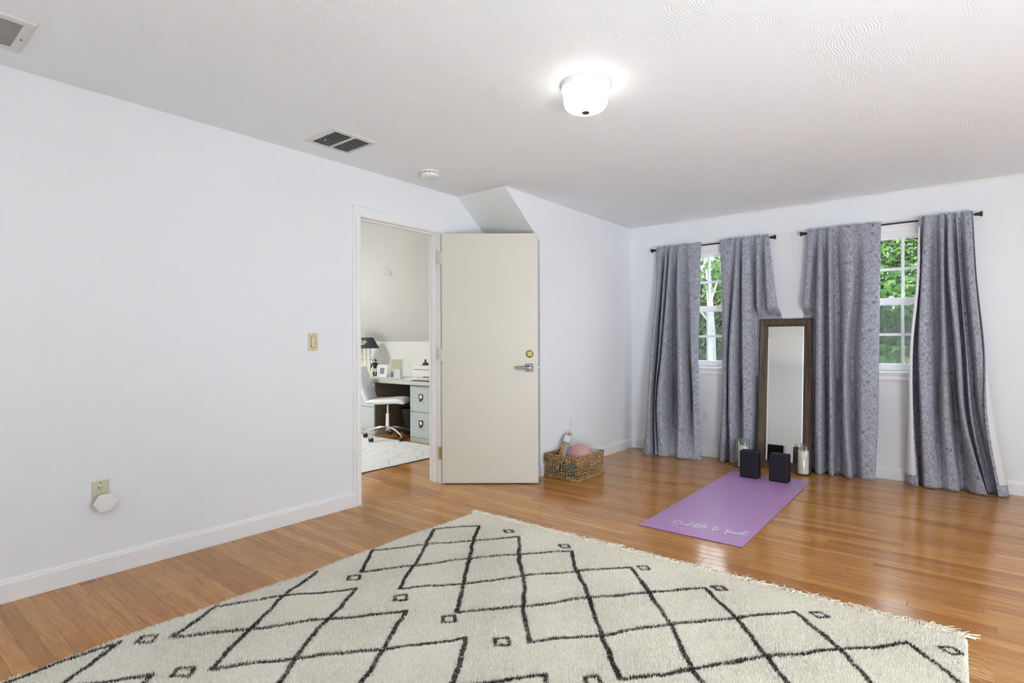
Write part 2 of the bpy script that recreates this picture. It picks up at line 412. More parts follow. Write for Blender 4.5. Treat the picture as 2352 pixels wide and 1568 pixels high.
# floor: one board floor through both rooms
struct('floor', MB().box(-7.4, 2.7, YF-.2, 5.9, -.12, 0), 'floor', 'varnished orange oak strip floor running through both rooms', 'floor')
c = MB()
c.box(-7.4, 2.7, YF-.2, YS, H, H+.1); c.box(XN, 2.7, YS, 5.9, H, H+.1)
struct('ceiling', c, 'ceiling', 'flat white textured ceiling of the main room', 'ceiling')
c = MB(); c.prism([(YS, H), (YO+.25, zsl(YO+.25)), (YO+.25, zsl(YO+.25)+.12), (YS, H+.12)], 'x', -7.4, XN-.1)
struct('ceiling_slope', c, 'wall_office', 'sloping ceiling falling away behind the open door', 'ceiling')
c = MB()
c.box(XO, XL, YF-.1, DY0-.02, 0, H); c.box(XO, XL, DY0-.02, DY1+.02, DZ+.02, H)
c.prism([(DY1+.02, 0), (YO+.1, 0), (YO+.1, zsl(YO+.1)), (YS, H), (DY1+.02, H)], 'x', XO, XL)
struct('wall_left', c, 'wall', 'long pale grey wall with the doorway', 'wall')
c = MB(); c.prism([(YS, H), (YB+.1, H), (YB+.1, 0), (YK, 0), (YK, zsl(YK))], 'x', XN-.1, XN)
struct('wall_nook', c, 'wall', 'pale grey wall beside the open door', 'wall')
c = MB(); c.box(XL, XN-.1, YK, YK+.06, 0, zsl(YK)); struct('wall_knee', c, 'wall', 'shaded end wall of the nook behind the door', 'wall')
W = [(-1.862, .41), (-.469, .41)]   # window centres and half widths
WZ0, WZ1 = .905, 2.05
c = MB(); xs = [XN-.1]
for cx, hw in W: xs += [cx-hw, cx+hw]
xs.append(2.7)
for i in range(0, len(xs), 2): c.box(xs[i], xs[i+1], YB, YB+.16, 0, H+.05)
for cx, hw in W: c.box(cx-hw, cx+hw, YB, YB+.16, 0, WZ0); c.box(cx-hw, cx+hw, YB, YB+.16, WZ1, H+.05)
struct('wall_back', c, 'wall', 'pale grey window wall', 'wall')
c = MB().box(XR, XR+.15, YF-.2, 5.8, 0, H+.05)
struct('wall_right', c, 'wall', 'pale grey wall to the right of the viewer', 'wall')
struct('wall_front', MB().box(XL-.12, XR+.15, YF-.15, YF, 0, H+.05), 'wall', 'white wall behind the viewer seen in the leaning mirror', 'wall')
# office shell
struct('wall_office_back', MB().box(-7.4, XO, YO, YO+.1, 0, 1.2), 'wall_office', 'low white office wall behind the desk', 'wall')
struct('wall_office_left', MB().box(-7.5, -7.3, .3, YO+.1, 0, H+.1), 'wall_office', 'far side wall of the office', 'wall')
struct('wall_office_front', MB().box(-7.4, XO, .3, .4, 0, H+.1), 'wall_office', 'near wall of the office', 'wall')
# baseboards
BP = [(0, 0), (.013, 0), (.013, .083), (.0105, .088), (.010, .094), (.006, .102), (0, .104)]
def baseboard(name, axis, a, b, wall, sgn, label):
    mb = MB()
    if axis == 'y': mb.prism([(wall+sgn*p, z) for p, z in BP], 'y', a, b)
    else: mb.prism([(wall+sgn*p, z) for p, z in BP], 'x', a, b)
    return struct(name, mb, 'trim', label, 'baseboard')
baseboard('baseboard_left', 'y', YF, 2.366, XL, 1, 'white baseboard along the long left wall')
baseboard('baseboard_left_nook', 'y', 3.296, YK, XL, 1, 'white baseboard hidden behind the door')
baseboard('baseboard_nook', 'y', YK, YB, XN, 1, 'white baseboard beside the basket')
baseboard('baseboard_back', 'x', XN+.013, XR, YB, -1, 'white baseboard under the windows')
# crown moulding on the back wall
mb = MB(); mb.prism([(YB, H-.016), (YB-.006, H-.016), (YB-.012, H-.006), (YB-.02, H)] + [(YB, H)], 'x', XN, XR)
struct('trim_1', mb, 'trim', 'thin white crown trim above the windows', 'trim')
# door lining and casing
jm = thing('trim_2', (XL, DY0, 0), 'white door frame around the open doorway', 'door frame', kind='structure')
CP = [(0, 0), (0, .011), (.012, .013), (.03, .011), (.046, .017), (.060, .018), (.064, .014), (.064, 0)]  # (outward from opening, thickness)
def local(o, mtx): return o
mb = MB(); e = .006
for sy, y in ((-1, DY0-e), (1, DY1+e)):
    mb.prism([(t, sy*w+(y-DY0)) for w, t in CP][::sy], 'z', 0, DZ+e)
mb2 = MB(); mb2.prism([(t, DZ+e+w) for w, t in CP], 'y', -e-.064, DY1-DY0+e+.064)
mb.build('casing', 'trim', jm); mb2.build('casing', 'trim', jm)
mb = MB(); mb.box(-.125, .004, -.02, 0, 0, DZ); mb.box(-.125, .004, DY1-DY0, DY1-DY0+.02, 0, DZ); mb.box(-.125, .004, -.02, DY1-DY0+.02, DZ, DZ+.02)
mb.build('jamb', 'trim', jm)
mb = MB(); mb.box(-.085, -.042, 0, .011, 0, DZ); mb.box(-.085, -.042, DY1-DY0-.011, DY1-DY0, 0, DZ); mb.box(-.085, -.042, .011, DY1-DY0-.011, DZ-.011, DZ)
mb.build('door_stop', 'trim', jm, bevel=.002)
# ------------------------------------------------------------------ door
dw = .785
d = thing('door_1', (-3.281, 3.186, .009), 'flat cream door standing open, lever handle and brass lock near its free edge', 'door', math.radians(38.64), kind='structure')
MB().box(0, dw, 0, .035, 0, 2.036).build('panel', 'door', d, bevel=.0015)
for hz, mt in ((1.837, 'door'), (1.045, 'door'), (.245, 'brass')):
    h = MB().tube([(-.006, -.006, hz-.05), (-.006, -.006, hz+.05)], .0065, 10); h.box(-.028, 0, -.0025, .0005, hz-.05, hz+.05)
    for k in (-.035, 0, .035): h.tube([(-.018, -.0045, hz+k), (-.018, -.002, hz+k)], .004, 8)
    q = h.build('hinge', mt, d, smooth=True)
    if mt == 'brass': q['label'] = 'bare brass lowest hinge'
hx, hz = .7135, .940
lv = MB(); lv.box(hx-.032, hx+.032, -.009, 0, hz-.032, hz+.032)
ro = lv.build('rose', 'steel', d, bevel=.003)
lv = MB(); lv.tube([(hx, -.009, hz), (hx, -.045, hz)], .013, 18); lv.build('spindle', 'steel', d, smooth=True)
lv = MB(); lv.box(hx-.112, hx+.014, -.058, -.044, hz-.0115, hz+.0115); lv.build('lever_handle', 'steel', d, bevel=.003)
lv = MB(); lv.lathe([(.0, 0), (.0095, 0), (.0095, .004), (.007, .005), (0, .005)], mtx=Matrix.Translation((hx, -.058, hz)) @ Matrix.Rotation(math.pi/2, 4, 'X'), seg=20)
lv.box(hx-.001, hx+.001, -.0635, -.0628, hz-.004, hz+.004); lv.build('key_cylinder', 'chrome', d, smooth=True)
bz = 1.052
lv = MB(); lv.lathe([(0, 0), (.031, 0), (.031, .004), (.027, .011), (.022, .013), (.021, .011), (0, .011)], mtx=Matrix.Translation((hx+.003, 0, bz)) @ Matrix.Rotation(math.pi/2, 4, 'X'), seg=36)
dbl = lv.build('deadbolt', 'brass', d, smooth=True)
lv = MB(); lv.lathe([(0, 0), (.0075, 0), (.0075, .003), (0, .003)], mtx=Matrix.Translation((hx+.003, -.0112, bz-.004)) @ Matrix.Rotation(math.pi/2, 4, 'X'), seg=20); lv.build('key_plug', 'brass', dbl, smooth=True)
MB().box(hx+.002, hx+.004, -.0155, -.0142, bz-.009, bz+.0).build('keyhole', 'slot', dbl)
lv = MB(); lv.box(dw-.001, dw+.0012, .006, .029, hz-.028, hz+.028); lv.prism([(.010, hz-.009), (.025, hz-.009), (.025, hz+.009), (.010, hz+.009)], 'x', dw, dw+.010); lv.build('latch', 'chrome', d, bevel=.001)

# ------------------------------------------------------------------ windows
def window(n, cx, hw, label):
    w = thing('window_%d' % n, (cx, YB, 0), label, 'window', kind='structure')
    a, b = -hw, hw
    m = MB()  # casing: sides, head with moulded cap, stool and apron
    m.box(a-.045, a+.008, -.012, 0, WZ0, WZ1); m.box(b-.008, b+.045, -.012, 0, WZ0, WZ1)
    m.prism([(0, WZ1), (-.012, WZ1), (-.016, WZ1+.008), (-.012, WZ1+.016), (-.014, WZ1+.045), (-.02, WZ1+.055), (-.03, WZ1+.063), (-.034, WZ1+.078), (-.02, WZ1+.084), (0, WZ1+.084)], 'x', a-.048, b+.048)
    m.build('casing', 'window_white', w)
    m = MB(); m.prism([(.07, WZ0-.022), (-.034, WZ0-.022), (-.039, WZ0-.016), (-.039, WZ0-.006), (-.034, WZ0), (.07, WZ0)], 'x', a-.055, b+.055); m.build('stool', 'window_white', w)
    m = MB(); m.prism([(0, WZ0-.022), (-.02, WZ0-.022), (-.022, WZ0-.032), (-.012, WZ0-.042), (-.016, WZ0-.065), (-.011, WZ0-.078), (-.006, WZ0-.082), (0, WZ0-.082)], 'x', a-.055, b+.055); m.build('apron', 'window_white', w)
    m = MB(); m.box(a, a+.022, 0, .16, WZ0, WZ1); m.box(b-.022, b, 0, .16, WZ0, WZ1); m.box(a+.022, b-.022, 0, .16, WZ1-.016, WZ1); m.box(a+.022, b-.022, .02, .16, WZ0-.01, WZ0+.004); m.build('frame', 'window_white', w)
    ia, ib = a+.022, b-.022
    pw = (ib-ia-.076)
    for up in (True, False):
        y0, y1 = (.078, .112) if up else (.040, .074)
        z0, z1 = (1.463, WZ1-.016) if up else (.909, 1.518)
        gb, gt = (1.518, 2.018) if up else (.966, 1.463)
        m = MB(); frame(m, ia, ib, z0, z1, .038, y0, y1, gb-z0, z1-gt); sh = m.build('sash', 'window_white', w, bevel=.002)
        m = MB(); mid = (gb+gt)/2-.003
        for k in (1, 2): xx = ia+.038+pw*k/3; m.box(xx-.010, xx+.010, y0+.006, y1-.006, gb, gt)
        m.box(ia+.038, ib-.038, y0+.0065, y1-.0065, mid-.0115, mid+.0115); m.build('muntin_grid', 'window_white', sh)
        m = MB(); ym = (y0+y1)/2; m.box(ia+.036, ib-.036, ym-.0015, ym+.0015, gb-.002, gt+.002); m.build('pane', 'pane', sh)
    m = MB(); m.box(.02, .06, .030, .044, 1.512, 1.53); m.lathe([(0, 0), (.011, 0), (.011, .006), (0, .006)], .04, .04, 1.53, 14); m.build('sash_lock', 'window_white', w)
    m = MB(); m.box(ia, ib, .128, .1285, .93, 1.50); m.build('insect_screen', 'screen', w)
    return w
window(1, W[0][0], W[0][1], 'white double hung window with a birch trunk outside')
window(2, W[1][0], W[1][1], 'white double hung window filled with green maple leaves')

# ------------------------------------------------------------------ curtains
def herm(t, P, q):
    """smooth interpolation of rows P (n,k) at knots t, evaluated at q"""
    t = np.asarray(t, float); P = np.asarray(P, float); n = len(t)
    D = np.diff(P, axis=0)/np.diff(t)[:, None]; T = np.zeros_like(P)
    T[0] = D[0]; T[-1] = D[-1]
    for i in range(1, n-1):
        h0, h1 = t[i]-t[i-1], t[i+1]-t[i]; T[i] = (D[i-1]*h1+D[i]*h0)/(h0+h1)
    i = np.clip(np.searchsorted(t, q, side='right')-1, 0, n-2); h = t[i+1]-t[i]; s = (q-t[i])/h
    s = s[:, None]; h = h[:, None]
    return (2*s**3-3*s**2+1)*P[i]+(s**3-2*s**2+s)*h*T[i]+(-2*s**3+3*s**2)*P[i+1]+(s**3-s**2)*h*T[i+1]
RODZ, RODD = 2.122, .074
def fold_rows(G, q, nr, nc):
    """interpolate the fold columns; ridges stay broad and rounded, valleys become narrow and deep"""
    dep = YB-G[:, :, 1]; ref = dep[2]
    hi = [j for j in range(nc) if (j == 0 or ref[j] >= ref[j-1]) and (j == nc-1 or ref[j] >= ref[j+1])]
    lo = [j for j in range(nc) if (0 < j < nc-1) and ref[j] < ref[j-1] and ref[j] < ref[j+1]]
    t = np.arange(nc, dtype=float); rows = []
    for r in range(nr):
        P = herm(t, G[r], q); d = YB-P[:, 1]
        U_ = np.interp(q, hi, dep[r][hi]); Lw = np.interp(q, lo, dep[r][lo]) if lo else U_-.02
        Lw = np.minimum(Lw, U_-.004)
        tt = np.clip((U_-d)/(U_-Lw), 0, 1.0); amp = (U_-Lw)*(1.3, 2.5, 3.0, 3.0, 2.3)[r]
        U2 = U_+(.004, .022, .036, .036, .02)[r]
        P[:, 1] = YB-np.maximum(U2-amp*tt**2.1, .0875 if r == 0 else .022); rows.append(P)
    return np.array(rows)
def curtain(label, pys, cols, seed, flaps=None):
    """cols: list of (px at each row..., depth at each row...); rows from the rod to the floor"""
    nr = len(pys); nc = len(cols)
    zz = []
    for r in range(nr):
        pm = np.mean([c[0][r] for c in cols]); zz.append(on('y', YB-.1, pm, pys[r])[2])
    zz[0] = RODZ+.026; zz[-1] = .004
    G = np.zeros((nr, nc, 2))
    for j, (px, dp) in enumerate(cols):
        for r in range(nr): G[r, j] = (on('y', YB-dp[r], px[r], pys[r])[0], YB-dp[r])
    U = 12; NV = 110
    q = np.linspace(0, nc-1, (nc-1)*U+1)
    rows = fold_rows(G, q, nr, nc)
    nu = len(q); tz = -np.array(zz)
    hz = -np.concatenate([np.linspace(zz[0], zz[0]-.10, 12)[:-1], np.linspace(zz[0]-.10, zz[-1], NV-11)])
    V = np.zeros((len(hz), nu, 3))
    flat = herm(tz, rows.reshape(nr, -1), hz).reshape(len(hz), nu, 2)
    V[:, :, :2] = flat; V[:, :, 2] = -hz[:, None]
    # rod pocket: gathered tight round the rod, ruffled heading
    ph = rng.uniform(0, 6.28, 8); uu = np.linspace(0, 1, nu)
    zt = np.clip((V[:, :, 2]-(RODZ-.035))/.05, 0, 1)
    rip = sum(np.sin(uu*f+ph[k])*a for k, (f, a) in enumerate(((31, .003), (57, .0025), (88, .002))))
    V[:, :, 1] += zt*rip[None, :]
    V[:, :, 2] += np.clip((V[:, :, 2]-(RODZ-.01))/.03, 0, 1)*(rip*1.4)[None, :]
    low = np.clip(1-V[:, :, 2]/.9, 0, 1)
    for k in range(4):
        f, g = rng.uniform(5, 16), rng.uniform(2, 7)
        V[:, :, 1] += low*.0035*np.sin(uu[None, :]*f*2+V[:, :, 2]*g+ph[k+3])
    zc = np.clip((V[:, :, 2]-.78)/.06, 0, 1); V[:, :, 1] = np.minimum(V[:, :, 1], YB-.008-.040*zc)
    # the mirror leans on the cloth and presses it to the wall
    mback = 5.420+.032+V[:, :, 2]*math.tan(math.radians(5.85))
    inn = np.clip((V[:, :, 0]+1.485)/.035, 0, 1)*np.clip((-.955-V[:, :, 0])/.035, 0, 1)*np.clip((1.47-V[:, :, 2])/.07, 0, 1)
    lim = np.minimum(mback+.004, YB-.010)
    V[:, :, 1] = np.where(V[:, :, 1] < lim, V[:, :, 1]+(lim-V[:, :, 1])*inn, V[:, :, 1])
    V[:, :, 1] = np.minimum(V[:, :, 1], YB-.008)
    V[:, :, 1] = np.where(V[:, :, 2] > 2.09, np.minimum(V[:, :, 1], YB-.0835), V[:, :, 1])
    keep = V[:, :, 2] < 1.0
    V[:, :, 1] = np.where(keep & (V[:, :, 2] < .12), np.minimum(V[:, :, 1], YB-.024), V[:, :, 1])
    # arc lengths for the weave
    L = np.cumsum(np.r_[0, np.linalg.norm(np.diff(V[int(len(hz)*.8)], axis=0), axis=1)])
    nv = len(hz)
    def mk(name, V, i0, i1, j0, j1, mat, parent):
        sub = V[i0:i1, j0:j1]; a, b = sub.shape[:2]
        idx = np.arange(a*b).reshape(a, b)
        F = np.stack([idx[1:, :-1], idx[1:, 1:], idx[:-1, 1:], idx[:-1, :-1]], -1).reshape(-1, 4)
        o = npmesh(name, sub.reshape(-1, 3), F, mat, parent=parent, smooth=True)
        uvl = o.data.uv_layers.new(name='UVMap')
        UVg = np.stack(np.broadcast_arrays((L[j0:j1]+seed*3.7)[None, :], sub[:, :, 2]), -1).reshape(-1, 2)
        uvl.data.foreach_set('uv', UVg[F.ravel()].astype(np.float32).ravel())
        return o
    o = mk('curtain', V, 0, nv, 0, nu, 'curtain', None)
    so = o.modifiers.new('cloth', 'SOLIDIFY'); so.thickness = .0012; so.offset = -1
    tag(o, label, 'curtain', 'blue grey linen curtains')
    du = np.gradient(V, axis=1); dv = -np.gradient(V, axis=0)
    nrm = np.cross(du, dv); nrm /= np.linalg.norm(nrm, axis=2)[:, :, None]+1e-9
    if flaps:
        Vl = V-nrm*.003
        i1 = int(np.argmax(V[:, 0, 2] < .085)); i0 = int(np.argmax(V[:, 0, 2] < RODZ-.05))
        for a, b in ((5, int(flaps[0]*U)), (int((nc-1-flaps[1])*U), nu-5)):
            l = mk('lining', Vl, i0, i1, a, b, 'lining', o); l['label'] = 'white lining on the turned back edge'
    return o
R = lambda *d: list(d)
# left panel of the left window
curtain('leftmost linen curtain, nearest the room corner, hanging at the left of the birch window', [566, 660, 800, 930, 1047], [
 ([1508, 1506, 1494, 1487, 1478], [.085, .09, .12, .17, .255]),
 ([1517, 1514, 1503, 1496, 1489], [.10, .14, .19, .25, .31]),
 ([1525, 1520.5, 1511, 1503, 1503], [.082, .075, .09, .12, .20]),
 ([1532, 1526, 1518, 1507, 1507], [.10, .13, .17, .20, .25]),
 ([1536, 1531.5, 1521.5, 1509, 1512], [.082, .085, .12, .17, .255]),
 ([1541, 1536, 1527, 1517, 1519], [.105, .14, .20, .25, .29]),
 ([1549, 1548, 1543, 1538, 1538], [.082, .075, .10, .15, .255]),
 ([1553, 1552, 1550, 1549, 1552], [.084, .085, .10, .13, .20]),
 ([1560, 1560, 1564, 1567, 1558], [.11, .15, .20, .24, .27]),
 ([1567, 1570, 1577, 1583, 1580], [.085, .10, .12, .14, .25]),
 ([1588, 1591, 1592, 1597, 1600], [.095, .11, .13, .155, .23]),
 ([1611, 1609.5, 1605.5, 1610, 1613.5], [.09, .10, .12, .15, .21])], 1)
curtain('linen curtain between the birch window and the leaning mirror', [549, 660, 800, 930, 1060], [
 ([1654, 1658, 1659.5, 1657, 1647], [.09, .10, .11, .12, .12]),
 ([1676, 1673, 1669, 1668, 1662], [.10, .11, .13, .15, .17]),
 ([1688, 1683, 1676, 1674, 1672], [.09, .10, .115, .12, .13]),
 ([1695, 1689, 1681.5, 1680, 1683], [.11, .15, .19, .20, .17]),
 ([1701, 1702, 1702.5, 1701, 1697], [.082, .075, .07, .075, .10]),
 ([1708, 1708, 1710, 1712, 1712], [.105, .125, .14, .14, .13]),
 ([1720, 1725, 1726, 1727, 1725], [.09, .105, .12, .12, .115]),
 ([1729, 1734, 1737, 1739, 1738], [.083, .07, .062, .06, .075]),
 ([1742, 1742, 1744, 1748, 1752], [.115, .125, .105, .09, .09]),
 ([1749.5, 1751, 1756, 1765, 1775], [.083, .075, .06, .06, .07]),
 ([1757, 1766, 1782, 1795, 1806], [.09, .105, .10, .09, .085]),
 ([1766, 1781, 1802, 1815, 1824], [.085, .09, .085, .075, .07])], 2)
curtain('linen curtain between the leaning mirror and the maple window', [528, 640, 800, 950, 1090], [
 ([1855, 1849, 1838, 1832, 1830], [.085, .09, .085, .075, .07]),
 ([1866, 1860, 1852, 1848, 1846], [.095, .105, .10, .09, .09]),
 ([1876, 1871, 1867, 1866, 1866], [.082, .07, .06, .06, .075]),
 ([1884, 1884, 1883, 1883, 1880], [.105, .14, .16, .165, .17]),
 ([1893, 1897, 1900, 1900, 1897], [.082, .068, .055, .06, .10]),
 ([1908, 1907.5, 1909, 1910, 1912], [.11, .14, .16, .165, .17]),
 ([1913, 1916.5, 1922, 1925, 1920], [.082, .06, .045, .05, .09]),
 ([1930, 1933, 1934, 1936, 1938], [.09, .10, .11, .12, .13]),
 ([1951, 1957.5, 1944, 1944, 1955], [.105, .14, .17, .18, .19]),
 ([1960, 1965, 1953, 1955, 1961], [.088, .09, .10, .10, .11]),
 ([1993, 1993, 1988, 1986, 1987], [.09, .105, .12, .13, .15]),
 ([2024, 2022, 2019.5, 2018, 2011], [.086, .09, .10, .11, .13])], 3)
curtain('rightmost linen curtain with both edges turned back to show white lining', [497, 630, 800, 960, 1112], [
 ([2113, 2113, 2098, 2099, 2110], [.098, .115, .15, .17, .16]),
 ([2112, 2110, 2096, 2095, 2098], [.099, .12, .155, .16, .14]),
 ([2111, 2107, 2092, 2087.5, 2077], [.096, .115, .14, .12, .08]),
 ([2117, 2112, 2103, 2104, 2109], [.084, .08, .08, .07, .075]),
 ([2128, 2121, 2115, 2121, 2127], [.105, .14, .17, .17, .15]),
 ([2140, 2141, 2142, 2140, 2142], [.09, .095, .12, .14, .14]),
 ([2149, 2154, 2155, 2155, 2163], [.084, .08, .095, .115, .125]),
 ([2166, 2165, 2170, 2177, 2196], [.105, .14, .155, .16, .145]),
 ([2172, 2174, 2186, 2199, 2214], [.083, .07, .065, .075, .11]),
 ([2179, 2182, 2199, 2213, 2265], [.115, .16, .20, .21, .175]),
 ([2190, 2200, 2212, 2222, 2262], [.083, .075, .08, .075, .06]),
 ([2197, 2205, 2219, 2232, 2268], [.10, .125, .13, .10, .055]),
 ([2203.5, 2208, 2224, 2242, 2282], [.083, .07, .06, .05, .045]),
 ([2219, 2228, 2243, 2258, 2300], [.10, .12, .13, .09, .05]),
 ([2234, 2242, 2260, 2284, 2318], [.085, .095, .11, .085, .055]),
 ([2233.8, 2241.8, 2261, 2275, 2308], [.088, .097, .115, .13, .125]),
 ([2233.5, 2241.6, 2259.5, 2263, 2293], [.09, .10, .12, .15, .15])], 4, (2.4, 2.6))
def rod(x0, x1, label):
    r = thing('curtain_rod', ((x0+x1)/2, YB-RODD, RODZ), label, 'curtain rod', group='dark curtain rods')
    L = (x1-x0)/2
    MB().tube([(-L, 0, 0), (L, 0, 0)], .0065, 14).build('pole', 'black_metal', r, smooth=True)
    for s in (-1, 1):
        f = MB(); f.lathe([(0, -.004), (.0105, -.004), (.0125, .0), (.0125, .004), (.0115, .006), (.013, .02), (.017, .028), (.021, .031), (.0215, .040), (.017, .043), (0, .044)],
            mtx=Matrix.Translation((s*L, 0, 0)) @ Matrix.Rotation(s*math.pi/2, 4, 'Y'), seg=18); f.build('finial', 'black_metal', r, smooth=True)
        b = MB(); b.box(s*(L-.05)-.006, s*(L-.05)+.006, .006, RODD, -.004, .004); b.box(s*(L-.05)-.011, s*(L-.05)+.011, RODD-.004, RODD, -.03, .03); b.build('bracket', 'black_metal', r)
    return r
rod(-2.485, -1.345, 'dark curtain rod above the birch window, nearer the room corner')
r2 = rod(-1.055, .115, 'dark curtain rod above the maple window, farther from the room corner')
r2.children[3].data.materials[0] = M['bronze']; r2.children[3]['label'] = 'dark bronze finial'

# ------------------------------------------------------------------ leaning mirror
mh, mw = 1.371, .441
th = math.radians(5.85)
mr = thing('floor_mirror', (-1.2215, 5.420, .001), 'tall dark brown framed mirror leaning between the two windows', 'mirror', rot=(-th, 0, math.radians(1.5)))
prof = [(0, .028), (0, .004), (.004, 0), (.008, 0), (.012, .004), (.018, .005), (.044, .009), (.048, .008), (.050, .012), (.055, .013), (.057, .016), (.062, .016), (.066, .020), (.070, .021), (.070, .028)]
fm = MB()
def ring(i, d): return [(-mw/2+i, d, i), (mw/2-i, d, i), (mw/2-i, d, mh-i), (-mw/2+i, d, mh-i)]
vs = []
for i, dd in prof: vs += ring(i, dd-.0)
fs = []; n = len(prof)
for i in range(n):
    j = (i+1) % n
    for k in range(4): fs.append((i*4+k, i*4+(k+1) % 4, j*4+(k+1) % 4, j*4+k))
fm.add(vs, fs).build('frame', 'wood_dark', mr)
g = MB(); a, b2 = .069, .082
for (i0, d0), (i1, d1) in (((.0685, .0212), (.080, .0204)),):
    p, q = ring(i0, d0), ring(i1, d1); g.add(p+q, [(k, (k+1) % 4, 4+(k+1) % 4, 4+k) for k in range(4)]+[(4, 5, 6, 7)])
g.build('mirror_glass', 'mirror', mr)
MB().box(-mw/2+.01, mw/2-.01, .0225, .027, .01, mh-.01).build('backing_board', 'wood_dark', mr)

# ------------------------------------------------------------------ ceiling fittings
def at_lamp(x, y, label):
    l = thing('ceiling_light', (x, y, H), label, 'ceiling light')
    MB().lathe([(0, 0), (.117, 0), (.1185, -.004), (.1185, -.019), (.116, -.0235), (.112, -.0235), (.111, -.019), (0, -.019)], seg=64).build('canopy', 'plastic_white', l, smooth=True)
    MB().lathe([(.1085, -.0195), (.107, -.05), (.1055, -.088), (.100, -.106), (.088, -.119), (.066, -.127), (.03, -.131), (0, -.132)], seg=64).build('glass_shade', 'shade', l, smooth=True, angle=80)
    MB().lathe([(.0, -.131), (.012, -.131), (.012, -.1345), (.018, -.1355), (.0185, -.139), (.014, -.1425), (0, -.1435)], seg=32).build('finial', 'steel', l, smooth=True)
    return l
at_lamp(-1.397, 2.324, 'round white flush ceiling light, switched on')
# supply vent
vt = thing('ceiling_vent', (-2.963, 2.0265, H), 'square ceiling vent with dark open louvres in two banks', 'vent')
hw = .155
m = MB()
o4 = [(-hw, -hw), (hw, -hw), (hw, hw), (-hw, hw)]
def vring(s, z): return [(x*s/hw, y*s/hw, z) for x, y in o4]
rs = [vring(hw, 0), vring(hw, -.004), vring(hw-.004, -.007), vring(.126, -.009), vring(.126, 0)]
m.add(sum(rs, []), [(i*4+k, i*4+(k+1) % 4, ((i+1) % 5)*4+(k+1) % 4, ((i+1) % 5)*4+k) for i in range(5) for k in range(4)]).build('frame', 'vent', vt)
MB().box(-.126, .126, -.008, .008, -.012, -.003).build('centre_bar', 'vent', vt, bevel=.002)
m = MB(); m.box(-.13, .13, -.13, .13, -.0012, -.0002); m.build('duct_opening', 'duct', vt)
for bank in (0, 1):
    y0, y1 = (-.126, -.008) if bank == 0 else (.008, .126)
    for k in range(10):
        xx = -.115+.0256*k; sl = MB()
        pr = [(xx-.004, -.002), (xx+.003, -.006), (xx+.008, -.0125), (xx+.0095, -.0125), (xx+.0045, -.0052), (xx-.003, -.0008)]
        sl.prism(pr, 'y', y0, y1); sl.build('louvre', 'vent_dark', vt)
for px, py in ((-.108, -.1), (-.02, -.1)):
    MB().sphere((px, py, -.015), .0055, 10, 8).build('lever_knob', 'vent', vt, smooth=True)
# return grille at the picture's upper left
vt = thing('ceiling_vent', (-2.955, .372, H), 'pale slatted ceiling grille with fine slats, nearest the viewer', 'vent')
h1, h2 = .1635, .17
def gr(ax, ay, z): return [(-ax, -ay, z), (ax, -ay, z), (ax, ay, z), (-ax, ay, z)]
rs = [gr(h1, h2, 0), gr(h1, h2, -.006), gr(h1-.006, h2-.006, -.010), gr(.1265, .134, -.010), gr(.1265, .134, 0)]
MB().add(sum(rs, []), [(i*4+k, i*4+(k+1) % 4, ((i+1) % 5)*4+(k+1) % 4, ((i+1) % 5)*4+k) for i in range(5) for k in range(4)]).build('frame', 'vent', vt, bevel=.002)
MB().box(-.1265, .1265, -.134, .134, -.002, -.0005).build('backing', 'vent_dark', vt)
for k in range(20):
    xx = -.1205+.0127*k; MB().prism([(xx-.0048, -.0025), (xx+.0018, -.0095), (xx+.0034, -.0095), (xx-.003, -.0025)], 'y', -.134, .134).build('slat', 'vent', vt)
MB().lathe([(0, 0), (.004, 0), (.003, -.002), (0, -.002)], -.012, .150, -.010, 10).build('screw', 'slot', vt)
# smoke detector
sd = thing('smoke_detector', (-3.000, 2.800, H), 'round white smoke detector on the ceiling by the doorway', 'smoke detector')
MB().lathe([(0, 0), (.070, 0), (.070, -.009), (.066, -.011), (0, -.011)], seg=48).build('base', 'plastic_white', sd, smooth=True)
MB().lathe([(0, -.011), (.060, -.011), (.060, -.0175), (0, -.0175)], seg=48).build('vent_gap', 'slot', sd)
for k in range(12):
    a = 2*math.pi*k/12; MB().box(.056, .066, -.004, .004, -.018, -.0105, Matrix.Rotation(a, 4, 'Z')).build('vent_rib', 'plastic_white', sd)
MB().lathe([(0, -.0172), (.067, -.0172), (.0675, -.021), (.065, -.036), (.058, -.041), (.03, -.0435), (0, -.044)], seg=48).build('cover', 'plastic_white', sd, smooth=True)
MB().box(-.02, .01, -.01, .008, -.0452, -.0425).build('test_button', 'vent', sd, bevel=.002)

# ------------------------------------------------------------------ switch and outlets
def wallframe(wall, pos, z):
    """origin on the wall; local x to the right, local -y into the room"""
    if wall == 'left': return (XL, pos, z), math.pi/2
    if wall == 'nook': return (XN, pos, z), math.pi/2
    return (pos, YB, z), 0
def plate(mat, parent, w=.072, h=.117): MB().prism([(-w/2, -h/2), (w/2, -h/2), (w/2, h/2), (-w/2, h/2)], 'y', -.0055, 0).build('cover_plate', mat, parent, bevel=.003)
def screw(parent, z, mat='slot'):
    MB().lathe([(0, 0), (.0032, 0), (.0026, .0012), (0, .0014)], seg=10, mtx=Matrix.Translation((0, -.0054, z)) @ Matrix.Rotation(math.pi/2, 4, 'X')).build('screw', mat, parent)
loc, rz = wallframe('left', 2.0515, 1.162)
sw = thing('light_switch', loc, 'tan rocker light switch on the wall left of the doorway', 'light switch', rz)
plate('ivory', sw); screw(sw, .0475); screw(sw, -.0475)
MB().box(-.0185, .0185, -.0058, -.004, -.0355, .0355).build('switch_recess', 'slot', sw)
